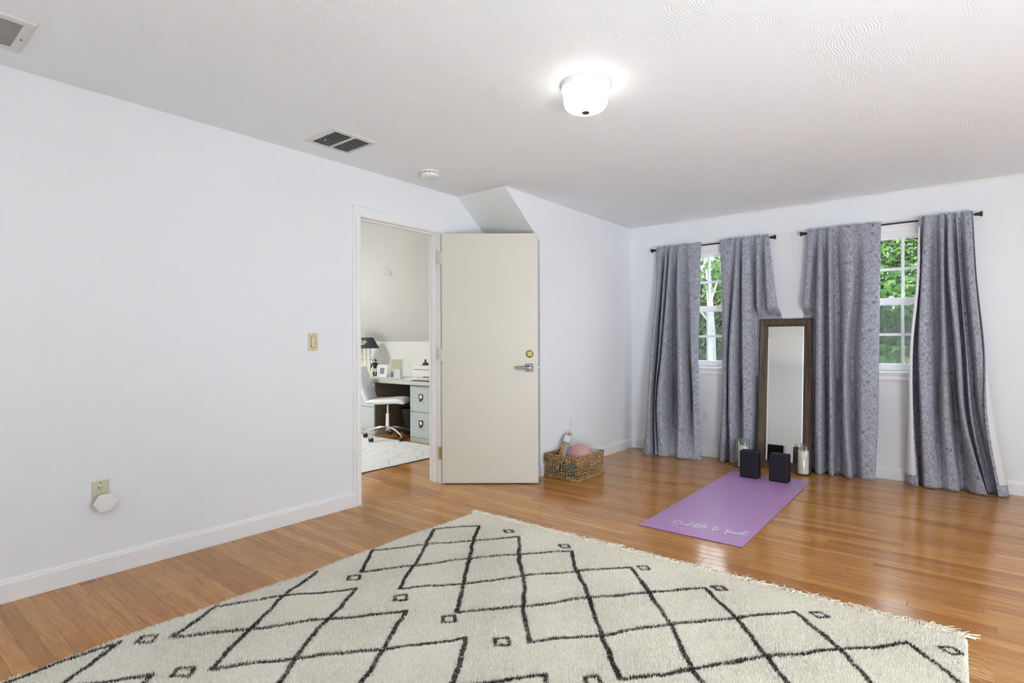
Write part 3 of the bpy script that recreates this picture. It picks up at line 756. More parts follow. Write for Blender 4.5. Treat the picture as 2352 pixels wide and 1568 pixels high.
MB().prism([(-.0058, -.0335), (-.0105, -.0335), (-.0068, .004), (-.0075, .0335), (-.0058, .0335)], 'x', -.0160, .0165).build('rocker', 'ivory', sw, bevel=.001)
def sockets(t, mat, deco, t20=False):
    if deco: MB().box(-.0175, .0175, -.0075, -.005, -.0345, .0345).build('receptacle', mat, t, bevel=.002)
    for s in (1, -1):
        zc = s*.0195
        if not deco:
            MB().lathe([(0, 0), (.0165, 0), (.016, .002), (0, .0022)], seg=24, mtx=Matrix.Translation((0, -.0055, zc)) @ Matrix.Rotation(math.pi/2, 4, 'X')).build('receptacle', mat, t, smooth=True)
        m = MB(); y = -.0083
        m.box(-.0078, -.0052, y, -.006, zc+.000, zc+.0085); m.box(.0052, .0076, y, -.006, zc+.001, zc+.0075)
        if t20: m.box(-.0115, -.006, y, -.006, zc+.003, zc+.0055)
        m.lathe([(0, 0), (.0027, 0), (.0027, .0028), (0, .0028)], seg=10, mtx=Matrix.Translation((0, -.0055, zc-.007)) @ Matrix.Rotation(math.pi/2, 4, 'X'))
        m.build('socket_slots', 'slot', t)
loc, rz = wallframe('left', .880, .417)
ot = thing('wall_outlet', loc, 'tan outlet low on the long left wall with a white device plugged in', 'outlet', rz, 'wall outlets')
plate('ivory_pale', ot); screw(ot, .0485); sockets(ot, 'ivory_pale', True, True)
loc, rz = wallframe('nook', 4.3615, .408)
ot = thing('wall_outlet', loc, 'white outlet on the wall above the wicker basket', 'outlet', rz, 'wall outlets')
plate('plastic_white', ot); screw(ot, 0); sockets(ot, 'plastic_white', False)
loc, rz = wallframe('back', -1.976, .407)
ot = thing('wall_outlet', loc, 'white outlet under the birch window', 'outlet', rz, 'wall outlets')
plate('plastic_white', ot); screw(ot, .048); screw(ot, -.048); sockets(ot, 'plastic_white', True)
loc, rz = wallframe('back', -.322, .409)
ot = thing('wall_outlet', loc, 'white outlet under the maple window, half hidden by the rightmost curtain', 'outlet', rz, 'wall outlets')
plate('plastic_white', ot); screw(ot, .048); screw(ot, -.048); sockets(ot, 'plastic_white', True)
hx = MB()
hxp = [(.052*math.cos(math.radians(a)), .050*math.sin(math.radians(a))) for a in (0, 60, 120, 180, 240, 300)]
pd = thing('plug_in_device', (XL, .892, .366), 'white hexagonal plug-in device in the tan outlet', 'plug-in device', math.pi/2)
hx.prism(hxp, 'y', -.040, -.022); hx.build('housing', 'plastic_white', pd, bevel=.006, seg=3)
MB().box(-.016, .016, -.023, -.0060, -.031, .002).build('plug', 'plastic_white', pd, bevel=.002)

# ------------------------------------------------------------------ yoga mat, blocks
MX0, MX1, MY0, MY1 = -1.567, -.940, 3.233, 5.095
mt = tag(MB().box(MX0, MX1, MY0, MY1, .0024, .0056).build('yoga_mat', 'mat', bevel=.001), 'purple yoga mat with white handwriting, on the floor before the mirror', 'yoga mat')
MB().box(MX0+.0008, MX1-.0008, MY0+.0008, MY1-.0008, .0002, .0024).build('base_shadow', 'mat_shadow', mt)  # thin dark sheet drawing the mat's edge shadow
ST = [
 [(490, 205), (478, 182), (430, 168), (350, 165), (300, 183), (290, 205), (325, 221), (372, 238), (380, 255), (345, 267), (285, 263), (248, 252), (232, 256), (248, 238)],
 [(440, 236), (480, 233), (525, 240), (500, 231), (474, 238), (480, 249), (505, 249), (525, 240), (522, 254), (548, 264), (575, 263)],
 [(575, 263), (600, 257), (622, 254), (592, 249), (574, 260), (598, 264), (640, 255), (700, 236), (770, 213), (780, 221), (740, 232), (680, 247), (630, 267), (612, 285), (640, 298), (700, 291), (762, 277)],
 [(762, 286), (800, 278), (840, 255), (900, 236), (948, 238), (930, 252), (860, 276), (800, 300), (770, 317), (800, 327), (860, 319), (910, 304)],
 [(905, 308), (980, 281), (1040, 262), (1105, 263), (1080, 280), (1000, 306), (930, 326), (900, 342), (935, 352), (1000, 346), (1035, 338), (1068, 332), (1058, 325), (1036, 338), (1062, 352), (1135, 348)],
 [(1185, 310), (1250, 325), (1330, 331), (1400, 345), (1485, 357)],
 [(1360, 298), (1310, 334), (1250, 369), (1225, 388), (1242, 402), (1290, 395), (1340, 382), (1368, 378), (1342, 380), (1336, 393), (1364, 394), (1372, 381), (1395, 378)],
 [(1530, 365), (1600, 369), (1700, 385), (1775, 395)], [(1635, 378), (1600, 420), (1570, 455), (1550, 485)],
 [(1650, 425), (1636, 458), (1652, 437), (1672, 430), (1690, 433), (1694, 452), (1735, 450), (1724, 442), (1700, 453), (1726, 469), (1775, 464)],
 [(1775, 472), (1800, 461), (1830, 463), (1800, 459), (1780, 472), (1806, 479), (1832, 465), (1838, 484), (1875, 490)],
 [(1875, 490), (1900, 478), (1930, 473), (1895, 475), (1880, 488), (1906, 491), (1950, 470), (2030, 441), (2110, 431), (2148, 440), (2110, 453), (2040, 469), (1972, 493), (1955, 515), (1990, 525), (2060, 515), (2110, 504)]]
lt = MB()
for st in ST:
    P = np.array([on('z', .0059, 1520+x/10.69, 1180+y/10.69) for x, y in st])
    tt = np.arange(len(P), dtype=float); q = herm(tt, P, np.linspace(0, len(P)-1, (len(P)-1)*5+1))
    tg = np.gradient(q, axis=0); tg /= np.linalg.norm(tg, axis=1)[:, None]+1e-9
    nn = np.c_[-tg[:, 1], tg[:, 0], np.zeros(len(q))]
    w = .0018+.0009*np.abs(tg[:, 1])[:, None]
    a, b = q+nn*w, q-nn*w; k = len(q); up = np.array([0, 0, .0004])
    zi = np.arange(k)*.000012+ST.index(st)*.00003; a[:, 2] += zi; b[:, 2] += zi
    vs = [tuple(p) for p in np.r_[a, b]]
    lt.add(vs, [(i, k+i, k+i+1, i+1) for i in range(k-1)])
o = lt.build('lettering', 'mat_print', mt); o['label'] = 'white handwritten words across the near end'
def block(x, y, rz, label):
    b = thing('yoga_block', (x, y, .0057), label, 'yoga block', rz, 'navy foam yoga blocks')
    MB().box(-.074, .074, -.052, .052, 0, .226).build('foam_body', 'foam_navy', b, bevel=.011, seg=3)
    return b
block(-1.373, 4.955, math.radians(1.5), 'navy foam yoga block standing upright, farther left, in front of the left candle')
block(-1.142, 4.957, math.radians(.5), 'navy foam yoga block standing upright, nearer the right-hand candle')
# ------------------------------------------------------------------ candles in glass cylinders
def hurricane(x, y, label_g, label_c, tilt, peak, cx=0, rz=0):
    g = thing('glass_candle_holder', (x, y, 0.0002), label_g, 'candle holder', group='glass candle cylinders')
    MB().lathe([(.064, .012), (.064, .254), (.0625, .256), (.061, .254), (.061, .0125)], seg=48).build('cylinder', 'jar', g, smooth=True)
    MB().lathe([(0, 0), (.066, 0), (.070, .003), (.070, .009), (.066, .012), (0, .0125)], seg=48).build('glass_base', 'jar', g, smooth=True)
    cd = MB(); seg = 40; hgt = .197; rc = .043; vs = []; fs = []; lev = [(0, 0), (.9, .0), (1, .004), (1, .06), (.985, .12), (.99, 1)]
    n = 12
    for k in range(seg):
        a = 2*math.pi*k/seg
        top = hgt+peak(a); wob = 1+.02*math.sin(3*a+1)+.012*math.sin(7*a)
        pr = [(0, 0), (rc*.97, 0), (rc, .004), (rc*(1+.01*math.sin(5*a)), .07), (rc*.985*wob, .14), (rc*.97*wob, top-.006), (rc*.93*wob, top), (rc*.84, top-.004), (rc*.74, hgt-.012), (rc*.4, hgt-.018), (.002, hgt-.019), (0, hgt-.019)]
        vs += [(r*math.cos(a), r*math.sin(a), z) for r, z in pr]
    n = 12
    for k in range(seg):
        k2 = (k+1) % seg
        for i in range(n-1): fs.append((k*n+i, k2*n+i, k2*n+i+1, k*n+i+1))
    c = thing('pillar_candle', (x+cx, y, .0132), label_c, 'candle', rz, 'ivory pillar candles')
    cd.add(vs, fs).build('wax', 'wax', c, smooth=True, angle=60)
    w = MB().tube([(0, 0, hgt-.02), (.001, 0, hgt-.012), (.004, .001, hgt-.006)], .0012, 6); w.build('wick', 'slot', c)
    return g
hurricane(-1.047, 5.350, 'clear glass candle cylinder right of the mirror foot', 'ivory pillar candle burnt down in the middle, in the right-hand glass cylinder', 0, lambda a: .006*math.cos(2*a-.5)-.004, .004)
hurricane(-1.545, 5.318, 'clear glass candle cylinder half hidden behind the left yoga block', 'ivory pillar candle with a tall leftover spike, behind the left yoga block', 0, lambda a: .05*max(0, math.cos(a-3.4))**3-.02, .006)

# ------------------------------------------------------------------ basket and what is in it
BX0, BX1, BY0, BY1, BH = -2.778, -2.440, 3.908, 4.36, .205
bk = thing('wicker_basket', ((BX0+BX1)/2, (BY0+BY1)/2, 0), 'rectangular open weave seagrass basket by the door holding a pink ball', 'basket')
ax, ay = (BX1-BX0)/2-.006, (BY1-BY0)/2-.006
def per(t, ins=0):
    """point on the rounded rectangle, t in 0..1"""
    a, b = ax-ins, ay-ins; P = 4*(a+b); s = (t % 1)*P; rr = .02
    for (x0, y0, dx, dy, L) in ((-a, -b, 1, 0, 2*a), (a, -b, 0, 1, 2*b), (a, b, -1, 0, 2*a), (-a, b, 0, -1, 2*b)):
        if s <= L: return (x0+dx*s, y0+dy*s)
        s -= L
    return (-a, -b)
wv = MB(); nst = 58; nper = 174
lev = [.008, .020, .036, .058, .082, .106, .130, .152, .166, .178]
for r, z in enumerate(lev):
    pts = []
    for k in range(nper+1):
        t = k/nper; x, y = per(t); ph = math.sin(2*math.pi*(t*nst/2)+(r % 2)*math.pi)*.003
        nrm = Vector((x/ax, y/ay, 0)); nrm = Vector((math.copysign(1, x), 0, 0)) if abs(x)/ax > abs(y)/ay else Vector((0, math.copysign(1, y), 0))
        pts.append((x+nrm.x*ph, y+nrm.y*ph, z+math.sin(t*40+r*2.1)*.0022))
    wv.tube(pts, .0034 if .03 < z < .15 else .0045, 6, False)
wv.build('weave', 'seagrass', bk, smooth=True)
wv = MB()
for k in range(nst):
    t = (k+.5)/nst; x, y = per(t); j = random.uniform(-.004, .004)
    wv.tube([(x, y, .004), (x+j, y+j*.5, .07), (x-j, y-j, .13), (x, y, .185)], random.uniform(.0026, .0042), 6)
for k in range(nst*2):
    t = (k+.5)/nst/2; x, y = per(t); j = random.uniform(-.012, .012)
    x2, y2 = per(t+random.uniform(-.008, .008)); wv.tube([(x, y, .140), (x2, y2, .192)], .0036, 5)
wv.build('stakes', 'seagrass', bk, smooth=True)
for nm, z0, rr in (('rim', .194, .0075), ('foot_rim', .007, .006)):
    wv = MB()
    for ph in (0, math.pi):
        pts = []
        for k in range(361):
            t = k/360; x, y = per(t); a = t*2*math.pi*46+ph
            side = abs(x)/ax > abs(y)/ay
            o_ = math.cos(a)*.0045; pts.append((x+(math.copysign(1, x)*o_ if side else 0), y+(0 if side else math.copysign(1, y)*o_), z0+math.sin(a)*.0045))
        wv.tube(pts, rr*.62, 6, False)
    wv.build(nm, 'seagrass', bk, smooth=True)
MB().box(-ax+.004, ax-.004, -ay+.004, ay-.004, .004, .009).build('base', 'seagrass', bk)
tag(MB().sphere((-2.562, 4.142, .163), .110, 40, 26).build('exercise_ball', 'pink', smooth=True), 'pale pink inflated exercise ball sitting in the wicker basket', 'ball')
# massage stick on its card
ms = thing('bead_massager', (-2.708, 4.022, .055), 'wooden bead massage stick on its grey packaging card, leaning up out of the basket', 'massager', 0)
A0 = Vector((0, -.03, 0)); A1 = Vector((-.020, .265, .315)); ax_ = (A1-A0).normalized(); sd_ = Vector((.80, .52, -.12)); sd_ = (sd_-ax_*sd_.dot(ax_)).normalized(); nm_ = sd_.cross(ax_)
if nm_.y > 0: nm_ = -nm_
FM = Matrix(((sd_.x, ax_.x, nm_.x, 0), (sd_.y, ax_.y, nm_.y, -.03), (sd_.z, ax_.z, nm_.z, 0), (0, 0, 0, 1)))
m = MB(); m.prism([(-.006, 0), (.036, 0), (.036, .352), (.020, .405), (-.006, .375)], 'z', -.003, 0, FM); m.build('backing_card', 'card', ms)
for k in range(9): MB().sphere((-.016, .045+k*.0285, .017), .0155, 14, 10, mtx=FM).build('bead', 'bead', ms, smooth=True)
m = MB(); m.sphere((-.006, .352, .016), .0175, 16, 12, sc=(1, 1.3, 1), mtx=FM); m.build('knob_handle', 'bead', ms, smooth=True)
m = MB(); m.box(-.034, .022, .268, .335, -.004, .034, FM); m.build('sleeve', 'card_print', ms, bevel=.001)
m = MB(); m.box(.0225, .0235, .275, .328, 0, .03, FM); m.build('label_panel', 'paper', ms)
# other things in the basket
bo = thing('printed_booklet', (-2.600, 4.285, .085), 'white printed booklet leaning in the basket behind the pink ball', 'booklet', 0)
BM_ = Matrix.Rotation(math.radians(-9), 4, 'X') @ Matrix.Rotation(math.radians(8), 4, 'Y')
m = MB(); m.box(-.09, .12, 0, .008, 0, .138, BM_); m.build('pages', 'paper', bo)
m = MB(); m.box(-.092, .122, -.0015, -.0003, -.001, .1395, BM_); m.build('cover', 'card_print', bo)
cl = MB(); cl.sphere((-2.645, 3.985, .085), .042, 18, 12, sc=(.7, .55, 1.2)); o = cl.build('exercise_band', 'dark_cloth', smooth=True); tag(o, 'dark folded exercise band tucked between the pink ball and the massage stick', 'exercise band')
cl = MB()
for k in range(4): cl.tube([(-2.56+.05*math.cos(a/14*6.28), 3.962+.028*math.sin(a/14*6.28), .025+.028*k) for a in range(15)], .013, 8, False)
o = cl.build('exercise_band', 'teal_cloth', smooth=True); tag(o, 'rolled teal band low in the front of the wicker basket', 'exercise band')

# ------------------------------------------------------------------ the big rug
RX0, RX1, RY0_, RY1_ = -2.535, .030, -.70, 2.760
L1 = [-2.335, -2.011, -1.649, -1.295, -.915, -.544, -.146]
L2 = [-2.502, -2.171, -1.845, -1.480, -1.094, -.716, -.337, .012]
L3 = [-2.339, -2.012, -1.653, -1.282, -.905, -.537, -.200]
L4 = [-2.507, -2.175, -1.824, -1.463, -1.083, -.720, -.360, .005]
L5 = [-2.319, -2.023, -1.652, -1.273, -.887, -.520, -.170]
Yv = (2.573, 2.362, 2.150, 1.905, 1.69)
PL = []
def lattice(rows, ys):
    """rows of knot x positions; odd levels carry one more knot than even ones"""
    for k in range(-3, 8):
        for sgn in (1, -1):
            path = []
            for lv in range(5):
                even = lv % 2 == 0
                if sgn > 0: idx = k+[0, 1, 1, 2, 2][4-lv]
                else: idx = k+[0, 1, 1, 2, 2][lv]
                r = rows[lv]
                if 0 <= idx < len(r): path.append((r[idx], ys[lv]))
                elif path: break
            if len(path) > 1: PL.append(path)
lattice([L1, L2, L3, L4, L5], Yv)
THIN = []
def sd(x, y, s=.040, w=.034): THIN.append([(x-w, y), (x, y+s), (x+w, y), (x, y-s), (x-w, y)])
for x in (-2.114, -1.718, -1.232, -.862, -.450, -.021): sd(x, 2.605, .028, .036)
for x in (-2.293, -1.952, -1.640, -1.357, -.962, -.60, -.24): sd(x, 1.63, .036, .036)
K1 = [-2.507, -2.182, -1.838, -1.487, -1.105, -.745, -.39, -.03]
K2 = [-2.378, -2.033, -1.669, -1.310, -.93, -.56, -.20]
K3 = [-2.506, -2.200, -1.872, -1.52, -1.14, -.76, -.38, .0]
K4 = [-2.379, -2.035, -1.68, -1.32, -.95, -.58, -.21]
YK_ = (1.556, 1.315, 1.080, .857)
def lattice4(rows, ys, offs):
    for k in range(-2, 8):
        for sgn in (1, -1):
            path = []
            for lv in range(len(rows)):
                idx = k+(offs[lv] if sgn < 0 else offs[::-1][lv]); r = rows[lv]
                if 0 <= idx < len(r): path.append((r[idx], ys[lv]))
                elif path: break
            if len(path) > 1: PL.append(path)
for k in range(-2, 9):      # rows K1..K4: diagonals step right or left by half a cell
    a = []; b = []
    for lv, r in enumerate((K1, K2, K3, K4)):
        ia = k-[0, 1, 1, 2][lv]; ib = k+[0, 0, 1, 1][lv]
        a.append((r[ia], YK_[lv]) if 0 <= ia < len(r) else None); b.append((r[ib], YK_[lv]) if 0 <= ib < len(r) else None)
    for p in (a, b):
        p = [q for q in p if q]
        if len(p) > 1: PL.append(p)
for x in (-2.432, -2.094, -1.76, -1.41, -1.05, -.70, -.33): sd(x, .795, .036, .036)
for i in range(9):           # third and fourth bands, further back under the viewer
    x = -2.50+.345*i
    PL.append([(x-.172, .50), (x, .72)]); PL.append([(x, .72), (x+.172, .50)]); PL.append([(x-.172, .50), (x, .27), (x+.172, .50)])
    PL.append([(x-.172, .06), (x, .27), (x+.172, .06)]); PL.append([(x-.172, .06), (x, -.16), (x+.172, .06)])
    PL.append([(x-.172, -.62), (x, -.40), (x+.172, -.62)])
    sd(x+.17, -.28, .036, .036)
PL[:] = [[(min(max(x, RX0+.02), RX1-.012), y) for x, y in p] for p in PL]
NPL = len(PL); PL += [[(min(x, RX1-.008), y) for x, y in p] for p in THIN]
def rug():
    base = .012
    def mask(P, thick):
        wob = np.stack([np.sin(P[:, 1]*23+P[:, 0]*7)*.004+np.sin(P[:, 1]*61)*.002, np.sin(P[:, 0]*19+P[:, 1]*5)*.004+np.sin(P[:, 0]*53+1)*.002], 1)
        Q = P+wob; best = np.full(len(P), 9.)
        for ip, pl in enumerate(PL):
            for (x0, y0), (x1, y1) in zip(pl[:-1], pl[1:]):
                lo = np.array([min(x0, x1)-.03, min(y0, y1)-.03]); hi = np.array([max(x0, x1)+.03, max(y0, y1)+.03])
                ii = np.where((Q > lo).all(1) & (Q < hi).all(1))[0]
                if not len(ii): continue
                a = np.array([x0, y0]); b = np.array([x1, y1]); ab = b-a; L2_ = (ab@ab)+1e-12
                t = np.clip(((Q[ii]-a)@ab)/L2_, 0, 1); dd = np.linalg.norm(Q[ii]-(a+t[:, None]*ab), axis=1)
                best[ii] = np.minimum(best[ii], dd+(.0022 if ip >= NPL else 0))
        return best < thick
    nx, ny = 220, 300
    gx = np.linspace(RX0, RX1, nx); gy = np.linspace(RY0_, RY1_, ny)
    edge = lambda y: .006*np.sin(y*5.1)+.004*np.sin(y*13+1)
    XX, YY = np.meshgrid(gx, gy); fx = (XX-RX0)/(RX1-RX0)
    XX2 = XX+(1-fx)*edge(YY); YY2 = YY+(YY > RY1_-.3)*.0
    ZZ = np.full_like(XX, base)+.0015*np.sin(XX*9)*np.sin(YY*8)
    ZZ[:, 0] = .001; ZZ[:, -1] = .001; ZZ[0] = .001; ZZ[-1] = .003
    V = np.stack([XX2, YY2, ZZ], -1).reshape(-1, 3)
    idx = np.arange(nx*ny).reshape(ny, nx); q = np.stack([idx[:-1, :-1], idx[:-1, 1:], idx[1:, 1:], idx[1:, :-1]], -1).reshape(-1, 4)
    T = np.r_[q[:, :3], q[:, [0, 2, 3]]]
    mk = mask(V[:, :2], .008)
    cream = np.array([.95, .905, .79]); dark = np.array([.030, .026, .022])
    C = np.where(mk[:, None], dark, cream*.85)
    # pile: short wool tufts
    N = 640000
    P = np.c_[rng.uniform(RX0+.003, RX1-.003, N), RY1_-.004-(RY1_-RY0_-.4)*rng.random(N)**1.0]
    hs = rng.uniform(.0055, .0105, N); ang = rng.uniform(0, 2*np.pi, N); lean = rng.uniform(.0, .9, N)
    flow = np.sin(P[:, 0]*3.1+np.sin(P[:, 1]*2.3)*2)*.9+1.2
    mdl = mask(P, .0098+0*ang)
    w = rng.uniform(.0012, .0023, N)
    ta = rng.uniform(0, 2*np.pi, N)
    px = P[:, 0]+(1-(P[:, 0]-RX0)/(RX1-RX0))*edge(P[:, 1])
    B = np.c_[px, P[:, 1], np.full(N, base-.003)]
    off = np.c_[np.cos(ta)*w, np.sin(ta)*w, np.zeros(N)]
    tip = B+np.c_[np.cos(ang)*hs*lean*.8+np.cos(flow)*hs*.25, np.sin(ang)*hs*lean*.8+np.sin(flow)*hs*.25, hs+.003]
    VV = np.stack([B-off, B+off, tip+off*.35, ], 1).reshape(-1, 3)
    FF = np.arange(3*N).reshape(N, 3)
    cv = cream[None]*(rng.uniform(.80, 1.12, N)[:, None])*np.array([1, 1, 1])+rng.normal(0, .012, (N, 1))*np.array([1, .9, .7])
    blot = .5+.5*np.sin(P[:, 0]*4.3+1)*np.sin(P[:, 1]*3.7+2); cv *= (1-.05*blot[:, None])
    spk = rng.random(N) < .006; cv[spk] *= .55
    cv = np.where(mdl[:, None], dark*rng.uniform(.5, 2.4, N)[:, None], cv)
    CC = np.repeat(np.clip(cv, 0.005, 1), 3, axis=0)
    V2 = np.r_[V, VV]; F2 = np.r_[T, FF+len(V)]; C2 = np.r_[C, CC]
    o = npmesh('area_rug', V2, F2, 'rug', C2)
    tag(o, 'large shaggy cream rug with charcoal diamond lattice and fringed end', 'rug')
    # fringe of twisted yarn tassels
    fr = MB(); x = RX0-.005
    while x < RX1-.012:
        sw = random.uniform(-.5, .5)+.35*math.sin(x*4); nst_ = random.randint(8, 13); ln = random.uniform(.060, .102)
        for k in range(nst_):
            a = sw+random.uniform(-.9, .9); l = ln*random.uniform(.7, 1.15); z0 = random.uniform(.004, .012)
            bx = x+random.uniform(-.010, .010)
            fr.tube([(bx, RY1_-.008, z0+.003), (bx+math.sin(a)*l*.4, RY1_+l*.4*math.cos(a), z0+random.uniform(0, .006)), (bx+math.sin(a*1.5)*l*.9, RY1_+l*.85*math.cos(a), max(.0028, z0*.35+random.uniform(-.002, .007)))], [.0027, .0024, .0016], 4)
        x += random.uniform(.013, .024)
    # loose wisps at the near corner
    for k in range(14):
        y = random.uniform(2.35, 2.68); a = random.uniform(-.5, .5); l = random.uniform(.02, .06)
        fr.tube([(RX1-.01, y, .008), (RX1+l*.5, y+a*l*.5, .008), (RX1+l, y+a*l-.01, .003)], [.0005, .0004, .0003], 3)
    f = fr.build('fringe', 'fringe', o); f['kind'] = 'stuff'
rug()

# ------------------------------------------------------------------ office
orug = tag(MB().box(-6.75, -4.118, 1.2, 4.285, .0008, .009).build('office_rug', 'office_rug'), 'pale grey patterned rug on the office floor beyond the doorway', 'rug')
MB().box(-6.753, -4.112, 1.197, 4.288, .0004, .0062).build('binding', 'binding', orug)
YD = 4.365
def cabinet(x0, x1, label):
    c = thing('file_cabinet', ((x0+x1)/2, YD, 0), label, 'file cabinet', group='two drawer file cabinets')
    w = (x1-x0)/2
    m = MB(); m.box(-w, w, .018, .585, .05, .664); m.build('body', 'cab_side_shaded', c)
    m = MB(); m.box(-w, w, .003, .50, 0, .05); m.build('plinth', 'cab', c)
    for z0, z1 in ((.053, .348), (.353, .655)):
        dr = MB().box(-w+.001, w-.001, 0, .0175, z0, z1).build('drawer', 'cab', c, bevel=.002)
        zc = (z0+z1)/2+.005
        h = MB(); frame(h, -.034, .034, zc-.008, zc+.052, .010, -.006, 0); hb = h.build('label_holder', 'black_metal', dr)
        h = MB(); h.tube([(.006, -.006, zc-.006), (.0, -.018, zc-.018), (-.012, -.016, zc-.030)], .006, 8); h.tube([(.006, -.006, zc-.006), (.012, -.016, zc-.028)], .005, 8); h.build('pull', 'black_metal', dr, smooth=True)
        MB().box(-.024, .024, -.003, -.0002, zc+.002, zc+.042).build('card', 'paper', dr)
    for q in (-w-.0005, w-.0035): MB().box(q, q+.004, .018, .022, .0, .664).build('edge_trim', 'cab', c)
    return c
cabinet(-5.030, -4.650, 'right-hand grey file cabinet under the desk, two drawers facing the doorway')
cabinet(-6.34, -5.705, 'left-hand grey file cabinet half hidden by the doorway edge')
dk = tag(MB().box(-6.75, -4.55, YD-.035, YO-.002, .6645, .708).build('worktop', 'desk', bevel=.003), 'grey-white desk top laid across two file cabinets in the office', 'worktop')
ZD = .7085
bn = thing('waste_bin', (-5.400, 4.765, .0002), 'round black waste bin under the desk', 'bin')
MB().lathe([(0, .002), (0, 0), (.145, 0), (.18, .31), (.186, .315), (.186, .33), (.180, .33), (.172, .31), (.138, .006), (0, .006)], seg=40).build('bucket', 'bin', bn, smooth=True)
MB().lathe([(0, .3045), (.160, .3045), (.168, .3095), (.160, .313), (0, .312)], seg=40).build('liner', 'bin', bn, smooth=True)
# swivel chair
ch = thing('desk_chair', (-5.355, 4.300, .009), 'white armless swivel chair on a chrome star base in front of the desk', 'chair', math.radians(36))
hub = MB().lathe([(0, .10), (.030, .10), (.034, .108), (.034, .135), (.028, .145), (0, .145)], seg=24); hub.build('hub', 'chrome', ch, smooth=True)
MB().lathe([(0, .14), (.028, .14), (.028, .30), (.024, .302), (0, .302)], seg=20).build('column_sleeve', 'chrome', ch, smooth=True)
MB().lathe([(0, .30), (.014, .30), (.014, .41), (0, .41)], seg=16).build('gas_lift', 'chrome', ch, smooth=True)
m = MB(); m.box(-.10, .10, -.06, .06, .405, .43); m.build('seat_plate', 'black_metal', ch, bevel=.008)
for k in range(5):
    a = math.radians(72*k+28); R_ = Matrix.Rotation(a, 4, 'Z')
    lg = MB().tube([tuple(R_ @ Vector(p)) for p in ((.02, 0, .128), (.09, 0, .132), (.17, 0, .118), (.24, 0, .092), (.29, 0, .070))], [.017, .016, .015, .013, .011], 10)
    lgo = lg.build('base_leg', 'chrome', ch, smooth=True)
    cs = MB(); T_ = R_ @ Matrix.Translation((.292, 0, 0))
    for s in (-1, 1): cs.lathe([(0, -.009), (.022, -.009), (.024, -.006), (.024, .006), (.022, .009), (0, .009)], seg=18, mtx=T_ @ Matrix.Translation((.0, s*.012, .0245)) @ Matrix.Rotation(math.pi/2, 4, 'X'))
    cs.build('caster', 'rubber', lgo, smooth=True)
    cs = MB(); cs.lathe([(0, .022), (.0075, .022), (.0075, .07), (0, .07)], seg=12, mtx=T_); cs.sphere((0, 0, .036), .019, 14, 8, sc=(1, .75, .8), mtx=T_); cs.build('caster_hood', 'chrome', lgo, smooth=True)
# padded seat and back
st = MB(); pts = []
def pad(mb, outline, thick, yw, crown):
    """side outline (x,z pairs along the pad) swept across the width, softly crowned"""
    ny_ = 9; nx_ = len(outline); vs = []; fs = []
    for j in range(ny_):
        v = -1+2*j/(ny_-1); yy = yw*math.copysign(1-(1-abs(v))**1.6, v); ed = 1-abs(v)**6*.55
        for s in (1, -1):
            for i, (x, z, nx2, nz2) in enumerate(outline):
                e2 = min(1, .45+2.2*min(i, nx_-1-i)/(nx_-1)*2); t = thick/2*ed*min(1, e2)
                cr = crown*(1-v*v)
                vs.append((x+nx2*(s*t+cr), yy, z+nz2*(s*t+cr)))
    n2 = 2*nx_
    for j in range(ny_-1):
        for i in range(nx_-1):
            a = j*n2+i; fs.append((a, a+1, a+1+n2, a+n2)); b = j*n2+nx_+i; fs.append((b+1, b, b+n2, b+1+n2))
        a = j*n2; fs.append((a+nx_, a, a+n2, a+nx_+n2)); a = j*n2+nx_-1; fs.append((a, a+nx_, a+nx_+n2, a+n2))
    for j in (0, ny_-1):
        for i in range(nx_-1):
            a = j*n2+i; q = (a, a+nx_, a+nx_+1, a+1); fs.append(q if j == 0 else q[::-1])
    mb.add(vs, fs)
sp = [(-.20, .455), (-.16, .452), (-.08, .448), (.02, .452), (.10, .458), (.17, .459), (.22, .449), (.245, .43)]
def norms(p):
    out = []
    for i, (x, z) in enumerate(p):
        a = p[max(i-1, 0)]; b = p[min(i+1, len(p)-1)]; tx, tz = b[0]-a[0], b[1]-a[1]; L_ = math.hypot(tx, tz); out.append((x, z, -tz/L_, tx/L_))
    return out
pad(st, norms(sp), .062, .215, .004); st.build('seat', 'chair_white', ch, smooth=True, sub=1, angle=75)
bp = [(-.185, .425), (-.205, .47), (-.235, .54), (-.262, .62), (-.288, .70), (-.312, .77), (-.335, .83), (-.348, .862)]
st = MB(); pad(st, norms(bp), .060, .205, -.004); st.build('backrest', 'chair_white', ch, smooth=True, sub=1, angle=75)
# lamp on the desk
lp = thing('desk_lamp', (-6.315, 4.70, ZD), 'dark shaded candelabra desk lamp with a crest on its shade', 'lamp')
MB().lathe([(0, 0), (.07, 0), (.072, .008), (.055, .016), (.02, .026), (.012, .04), (.016, .055), (.008, .07), (.008, .10), (.015, .115), (.007, .13), (.007, .53), (.012, .535), (.012, .545), (.004, .55), (.004, .562), (.009, .568), (.004, .578), (0, .58)], seg=24).build('stem', 'brass_pale', lp, smooth=True)
for k, a in enumerate((0, 60, 120, 180, 240, 300)):
    if k % 2 and False: continue
    R_ = Matrix.Rotation(math.radians(a+38.6), 4, 'Z')
    if k in (0, 3):
        ar = MB().tube([tuple(R_ @ Vector(p)) for p in ((.006, 0, .165), (.02, 0, .155), (.036, 0, .155), (.050, 0, .168), (.055, 0, .195), (.055, 0, .215))], .0045, 8)
        ar.lathe([(0, 0), (.008, 0), (.018, .008), (.019, .012), (.012, .016), (.014, .022), (0, .022)], seg=16, mtx=R_ @ Matrix.Translation((.055, 0, .21))); ar.build('arm', 'brass_pale', lp, smooth=True)
        MB().lathe([(0, 0), (.0125, 0), (.0125, .155), (0, .155)], seg=14, mtx=R_ @ Matrix.Translation((.055, 0, .231))).build('candle_sleeve', 'candle_white', lp, smooth=True)
